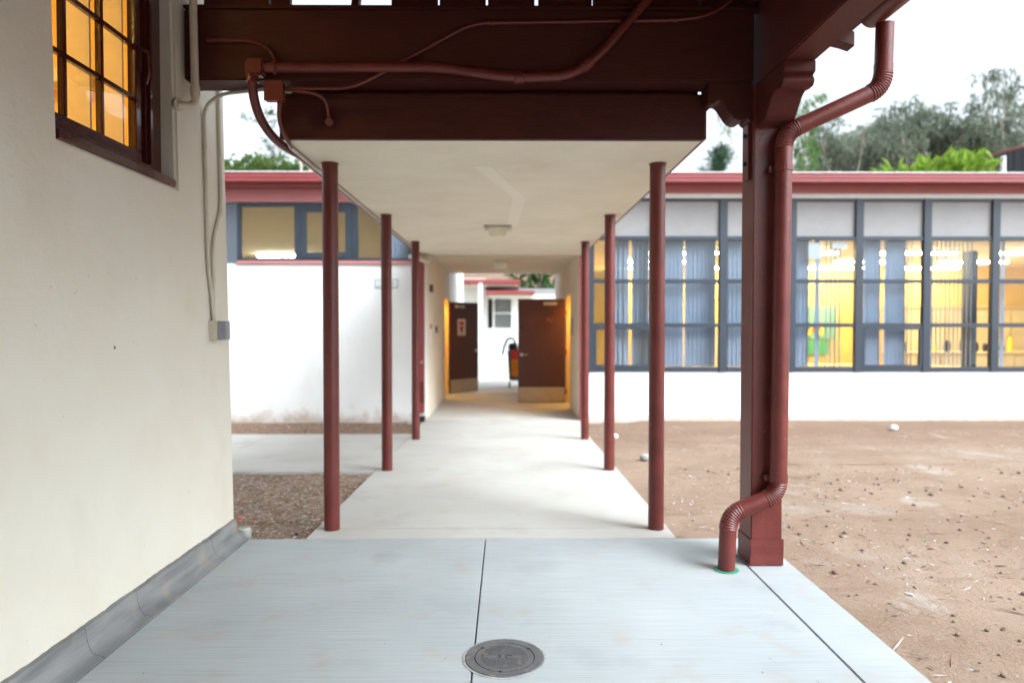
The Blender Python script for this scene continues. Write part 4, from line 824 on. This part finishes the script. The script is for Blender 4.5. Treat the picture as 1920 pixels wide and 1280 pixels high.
# ------------------------------------------------------------------ small things on the ground
cb_ = MB().lathe([(.035, 0), (.05, .03), (.046, .07), (.03, .085)], (wx(0)+.055, 4.735, -.02), 12)
cb_.v = [(x+mnoise.noise((x*30, y*30, z*30))*.012, y+mnoise.noise((y*40, z*30, x*9))*.012, z) for x, y, z in cb_.v]
pst = cb_.build('pipe_stub', 'stone_grey', smooth=True); tag(pst, 'broken grey pipe stub at the foot of the stucco wall corner', 'pipe')
MB().lathe([(.036, .0), (.042, .006), (.036, .012)], (wx(0)+.055, 4.735, .052), 12).build('rim', 'cream_paint', pst)
def bit(name, px, py, z, r, m, label, cat):
    p = atZ(px, py, z); b = MB().lathe([(r*.6, 0), (r, r*.35), (r*.95, r*.9), (r*.5, r*1.25)], (p.x, p.y, z-.004), 10); b.v = [(x+mnoise.noise((x*60, y*60, z_*60))*r*.3, y, z_) for x, y, z_ in b.v]
    tag(b.build(name, m, smooth=True), label, cat)
gc = atX(215, 651, wx(1.45)+.002); tag(MB().box(gc.x-.003, gc.x+.002, gc.y-.008, gc.y+.008, gc.z-.009, gc.z+.007).build('gum_spot', 'green_pvc', bevel=.002), 'tiny green spot stuck on the cream stucco wall', 'spot')
bit('bottle_cap', 450, 973, -.03, .016, 'red_plastic', 'bright red cap in the mulch beside the stucco wall', 'cap')
bit('bottle_cap', 556, 1002, -.03, .016, 'blue_plastic', 'dark blue cap in the mulch near the slab edge', 'cap')
bit('paper_cup', 1153, 821, -.12, .05, 'white_trim', 'white cup on the dirt beside the farthest right post', 'cup')
bit('rock', 1210, 862, -.10, .06, 'stone_grey', 'grey rock on the dirt between the two right posts', 'rock')
bit('paper_scrap', 1676, 805, -.12, .06, 'white_trim', 'white scrap of paper on the dirt near the window wall', 'paper')
bit('pine_cone', 1462, 907, -.07, .028, 'pebble', 'brown cone on the dirt right of the column', 'cone')
def litter(name, n, rx, ry, mats, smin, smax, label, zf, dens=None):
    obs = {m: MB() for m in mats}
    for _ in range(n):
        x = random.uniform(*rx); y = random.uniform(*ry)
        if dens and random.random() > dens(x, y): continue
        s_ = random.uniform(smin, smax); a = random.uniform(0, math.pi); t = random.uniform(-.35, .35); l = s_*random.choice([1, 1, 1.6, 3.2]); wd = s_*random.uniform(.25, .7) if l < s_*3 else s_*.18
        d = Vector((math.cos(a), math.sin(a), t*.5)).normalized(); e = Vector((-math.sin(a), math.cos(a), random.uniform(-.4, .4))).normalized(); c = Vector((x, y, zf(x, y)+s_*.12)); h = Vector((0,0,s_*.12))
        obs[random.choice(mats)].add([c-d*l, c-e*wd+h*.3, c+d*l+h*.5, c+e*wd, c+h*1.2], [(0,1,4), (1,2,4), (2,3,4), (3,0,4)])
    for m, mb in obs.items():
        if mb.v:
            o = mb.build(name, m); tag(o, label, kind='stuff')
gz_ = lambda x, y: zg(y) + mnoise.noise((x*.9, y*.9, 0))*.012 + mnoise.noise((x*3, y*3, 5))*.006
litter('mulch', 11000, (-4.2, -1.2), (4.69, 7.1), ['chip_light', 'chip_dark', 'chip_red', 'chip_grey', 'chip_light'], .005, .020, 'loose bark mulch and leaf litter between slab and path', gz_, lambda x, y: .9 if x < WL-.02*0-.0+max(0, .0) and x < -1.4 else 0)
litter('mulch', 2500, (-6.5, -1.42), (9.97, 11.28), ['chip_light', 'chip_dark', 'chip_red'], .008, .025, 'dry litter along the wall of the left block', gz_)
litter('leaf_litter', 9000, (1.19, 9), (2.2, 11.2), ['chip_light', 'chip_dark', 'chip_red', 'chip_grey'],   .004, .018, 'sparse leaf litter and grit on the bare dirt', gz_, lambda x, y: 1 if (x > 1.76 or y > 4.7) and mnoise.noise((x*.8, y*.8, 9)) > -.15 else .25 if (x > 1.76 or y > 4.7) else 0)
litter('leaf_litter', 420, (1.78, 7), (2.2, 7.5), ['chip_grey', 'chip_dark', 'chip_red'], .012, .034, 'larger curled leaves and twigs on the bare dirt', gz_, lambda x, y: 1 if (x > 1.8 or y > 4.75) else 0)
litter('slab_grit', 150, (XL+.02, XR-.02), (2.0, 4.65), ['chip_dark', 'chip_red', 'chip_light'], .002, .006, 'tiny crumbs of dirt on the porch concrete', lambda x, y: .001)
pods = MB()
for _ in range(330):
    x = random.uniform(1.8, 7); y = random.uniform(2.2, 7.5)
    if y > 4.6 and x < 1.9: continue
    r = random.uniform(.004, .017)*(1 if random.random() < .85 else 1.4); c = (x, y, gz_(x, y)+r*.4); q = MB().lathe([(r*.4, -r*.6), (r, -.1*r), (r*.8, r*.5), (r*.2, r*.8)], c, 7); pods.add(q.v, q.f)
tag(pods.build('seed_pods', 'pebble', smooth=True), 'dark seed pods scattered on the dirt', kind='stuff')

# ------------------------------------------------------------------ hill, trees, tank
random.seed(5)
hv = []; hf = []; hx = [-260+20*i for i in range(27)]; hy = [62, 75, 90, 120, 170, 260]
for j, y in enumerate(hy):
    for x in hx: hv.append((x, y, [-.5, 5.5, 9, 10, 10, -1][j]*(1+.25*mnoise.noise((x*.02, y*.02, 3)))*(.75 if abs(x) > 30 else 1)))
for j in range(len(hy)-1):
    for i in range(len(hx)-1): hf.append((j*27+i, j*27+i+1, (j+1)*27+i+1, (j+1)*27+i))
tag(MB().add(hv, hf).build('hill', 'dirt', smooth=True), 'brown dry hillside beyond the school', kind='structure')
def leaves(mb, c, rad, n, size, aspect=2.2, droop=0.0, hollow=.35):
    for _ in range(n):
        while True:
            v = Vector((random.uniform(-1,1), random.uniform(-1,1), random.uniform(-1,1)))
            if hollow < v.length < 1: break
        p = Vector(c) + Vector((v.x*rad[0], v.y*rad[1], v.z*rad[2])); a = random.uniform(0, 6.283); el = random.uniform(-1.0, .6) - droop
        d = Vector((math.cos(a)*math.cos(el), math.sin(a)*math.cos(el), math.sin(el))); e = d.cross(Vector((random.uniform(-1,1), random.uniform(-1,1), random.uniform(-1,1)))).normalized(); s_ = size*random.uniform(.6, 1.4)
        mb.add([p, p+d*s_*.5+e*s_/aspect*.5, p+d*s_, p+d*s_*.5-e*s_/aspect*.5], [(0,1,2,3)])
def tree(name, x, y, h, trunk_r, clumps, leafm, bark, label, size, per, lean=(0,0), aspect=2.2, droop=0, group=None, fork=.45):
    z0 = -.15; e = empty(name, (x, y, z0), label, 'tree', group); tr = MB(); top = Vector((x+lean[0], y+lean[1], z0+h*.8)); b0 = Vector((x, y, z0)); N = 7
    axis = [b0+(top-b0)*(i/N)+Vector((mnoise.noise((x, y, i*.9)), mnoise.noise((y, x, i*.9)), 0))*h*.02*(i > 0) for i in range(N+1)]
    tr.tube(axis, [trunk_r*(1-.82*i/N) for i in range(N+1)], 9)
    cr = MB()
    for (cx, cy, cz, rx, ry, rz) in clumps:
        c = Vector((x+cx, y+cy, z0+cz)); k = max(1, min(N-1, int(N*(cz/h)*.6+N*fork*.35))); s0 = axis[k]; mid = s0+(c-s0)*.5+Vector((0,0,.06*h*random.uniform(-.3,.6)))
        r0 = trunk_r*(1-.82*k/N)*.55; tr.tube([s0, mid, c, c+(c-mid)*.35], [r0, r0*.6, r0*.3, r0*.1], 6)
        for _ in range(4):
            q = c+Vector((random.uniform(-rx,rx), random.uniform(-ry,ry), random.uniform(-rz,rz)))*.8; tr.tube([mid+(c-mid)*.6, (c+q)/2+Vector((0,0,.1)), q], [r0*.3, r0*.16, r0*.06], 5)
        leaves(cr, c, (rx, ry, rz), int(per*rx*rz), size, aspect, droop)
        for _ in range(7):
            q = c+Vector((random.uniform(-1,1)*rx, random.uniform(-1,1)*ry, random.uniform(-1,1)*rz))*1.05; f = random.uniform(.22, .42); leaves(cr, q, (rx*f, ry*f, rz*f), int(per*rx*rz*.10), size, aspect, droop, .1)
    tr.build('trunk', bark, e, smooth=True); cr.build('crown', leafm, e); return e
def clumpset(h, spread, n, zlo, rr, flat=.7):
    out = []
    for _ in range(n):
        a = random.uniform(0, 6.283); d = spread*math.sqrt(random.random()); r = rr*random.uniform(.7, 1.25); z = h*random.uniform(zlo, .96)
        out.append((d*math.cos(a), d*math.sin(a)*.7, z-r*flat*.6, r, r, r*flat))
    return out
# left background
for (px, Y, py, m, lb, ps) in ((452, 21, 270, 'leaf_green', 'leafy green tree above the left roof beside the stucco wall', 4), (530, 23, 268, 'leaf_green', 'bushy green tree above the middle of the left roof', 5), (640, 22, 255, 'leaf_green', 'green tree behind the nearest left post', 5)):
    p = atY(px, py, Y); h = p.z+.15; tree('broadleaf_tree', p.x, Y, h, .16, clumpset(h, 1.5, 9, .62, .95), m, 'bark_brown', lb, .26, 330, group='broadleaf trees behind the left block')
p = atY(583, 262, 20.5); tree('pale_trunk_tree', p.x, 20.5, p.z+2.4, .20, [(0,0,p.z+2.2,.8,.8,.5), (.7,.2,p.z+1.3,.5,.5,.4), (-.6,.1,p.z+1.6,.5,.5,.4)], 'leaf_green', 'bark_pale', 'tree with a pale trunk rising behind the left roof', .24, 260)
p = atY(508, 190, 26); tree('feathery_tree', p.x, 26, p.z+.1, .12, [(0,0,p.z-.4,.4,.4,.4), (.15,0,p.z-1.1,.45,.4,.5), (.3,0,p.z-1.8,.4,.4,.4), (-.9,.2,p.z-.4,.45,.3,.2)], 'leaf_pine', 'bark_pale', 'feathery blue green tree seen between conduit and fascia', .26, 420, aspect=7, droop=.2)
# right background
p = atY(1350, 280, 30)
pine = empty('pine_tree', (p.x, 30, -.15), 'small dark pine above the roof left of the timber column', 'tree'); MB().tube([(p.x, 30, -.15), (p.x, 30, p.z)], [.2, .03], 8).build('trunk', 'bark_brown', pine, smooth=True)
cr = MB(); H = p.z
for k in range(70):
    t = random.random(); z = H*(.55+.45*t); r = (1-t)*1.6+.15; a = random.uniform(0, 6.283); q = Vector((p.x+math.cos(a)*r*random.random(), 30+math.sin(a)*r*.8, z))
    leaves(cr, q, (.32, .32, .22), 55, .34, 9, -.7, .05)
cr.build('crown', 'leaf_pine', pine)
p = atY(1490, 168, 25); h = p.z; tree('drooping_tree', p.x, 25, h, .10, [(.35,0,h-.5,.5,.4,.35), (.45,0,h-1.3,.45,.4,.6), (.4,0,h-2.2,.45,.4,.7), (.35,0,h-3.0,.42,.4,.6), (.3,0,h-3.8,.4,.4,.6), (.95,.2,h+.0,.4,.3,.2)], 'leaf_palm', 'bark_pale', 'drooping bright green tree right of the timber column', .34, 360, aspect=6, droop=.9)
p = atY(1350, 175, 25); h = p.z; tree('drooping_tree', p.x+1.55, 25, h+.6, .05, [(-1.5,0,h-.3,.25,.3,.4), (-1.35,0,h-.95,.22,.3,.5), (-1.95,0,h+.2,.3,.3,.3)], 'leaf_palm', 'bark_pale', 'wispy green branches hanging behind the carved corbel', .26, 300, aspect=6, droop=.9)
for (px, Y, py, sp_, nn, lb) in ((1600, 40, 205, 2.4, 13, 'leftmost grey green gum tree behind the window block'), (1672, 43, 178, 2.6, 15, 'gum tree with pale trunk left of centre behind the window block'), (1735, 40, 172, 2.6, 15, 'tallest dense gum tree with forked pale trunk'), (1800, 46, 225, 3.2, 13, 'lower gum tree left of the dark tank'), (1905, 38, 105, 2.6, 13, 'tall airy gum tree at the right edge of the sky'), (1560, 48, 240, 2.2, 7, 'thin distant gum tree next to the palm')):
    p = atY(px, py, Y); h = p.z+.15; tree('gum_tree', p.x, Y, h, .26, clumpset(h, sp_, nn, .48, 1.25, .8), 'leaf_gum', 'bark_pale', lb, .34, 240, lean=(random.uniform(-.8,.8), 0), aspect=4, droop=.7, group='gum trees behind the window block')
def shrub(px, Y, py, n, label):
    p = atY(px, py, Y); z0 = -.15; e = empty('banana_shrub', (p.x, Y, z0), label, 'shrub', 'bright shrubs behind the roof'); MB().tube([(p.x, Y, z0), (p.x, Y, p.z-.8)], [.12, .08], 8).build('stem', 'bark_brown', e); c = MB()
    for _ in range(n):
        a = random.uniform(0, 6.283); el = random.uniform(.1, 1.35); L_ = random.uniform(.4, .75); b = Vector((p.x+random.uniform(-.75,.75), Y+random.uniform(-.5,.5), p.z-random.uniform(.3, 1.2))); d = Vector((math.cos(a)*math.cos(el), math.sin(a)*math.cos(el), math.sin(el))); s_ = d.cross(Vector((0,0,1))).normalized()*L_*.12
        m_ = b+d*L_*.5; t = b+d*L_+Vector((0,0,-.12)); c.add([b, m_+s_, t, m_-s_], [(0,1,2,3)])
    c.build('crown', 'leaf_bright', e)
shrub(1705, 18, 305, 260, 'smaller bright green shrub poking above the roof'); shrub(1795, 18.6, 288, 420, 'bright yellow green large leaved shrub above the roof'); shrub(1765, 18.2, 297, 260, 'bright green shrub between the two others above the roof')
tc = atY(1972, 286, 24); tk = empty('water_tank', (tc.x, 24, -.15), 'dark round tank with rusty rim at the right edge above the roof', 'tank')
MB().lathe([(2.0, 0), (2.0, tc.z+.1), (1.9, tc.z+.14)], (tc.x, 24, -.15), 40).build('shell', 'tank_dark', tk, smooth=True); MB().lathe([(2.0, 0), (2.05, .02), (2.05, .1), (2.0, .12)], (tc.x, 24, tc.z-.12), 40).build('rim', 'rust_rim', tk)
for k in range(28):
    a = R(180+180*k/27); MB().obox((tc.x+2.01*math.cos(a), 24+2.01*math.sin(a), tc.z-.9), (-math.sin(a), math.cos(a), 0), (math.cos(a), math.sin(a), 0), (0,0,1), .03, .02, .76).build('rib', 'tank_dark', tk)
q = atY(1881, 320, 21.5); tag(MB().tube([(q.x, 21.5, -.15), (q.x, 21.5, q.z+.45)], .07, 12).build('vent_pipe', 'white_trim', smooth=True), 'white upright pipe in front of the dark tank', 'pipe')
p = atY(1900, 262, 60); tree('round_tree', p.x, 60, p.z, .4, [(0,0,p.z-1.5,5,4,2.2), (4,0,p.z-2,4,4,2), (-3,0,p.z-2.4,3,3,1.8)], 'leaf_dark', 'bark_brown', 'dark green rounded tree far behind the tank', .7, 70)
for (x, Y, h, lb) in ((1.6, 33, 6.2, 'dark green tree behind the far roof seen through the passage'), (3.6, 36, 7.5, 'dark tree right of the far roof'), (-4.0, 38, 5.0, 'tree on the hillside side of the far roof')):
    tree('broadleaf_tree', x, Y, h, .2, clumpset(h, 1.6, 9, .35, 1.2, .9), 'leaf_dark', 'bark_brown', lb, .4, 120)
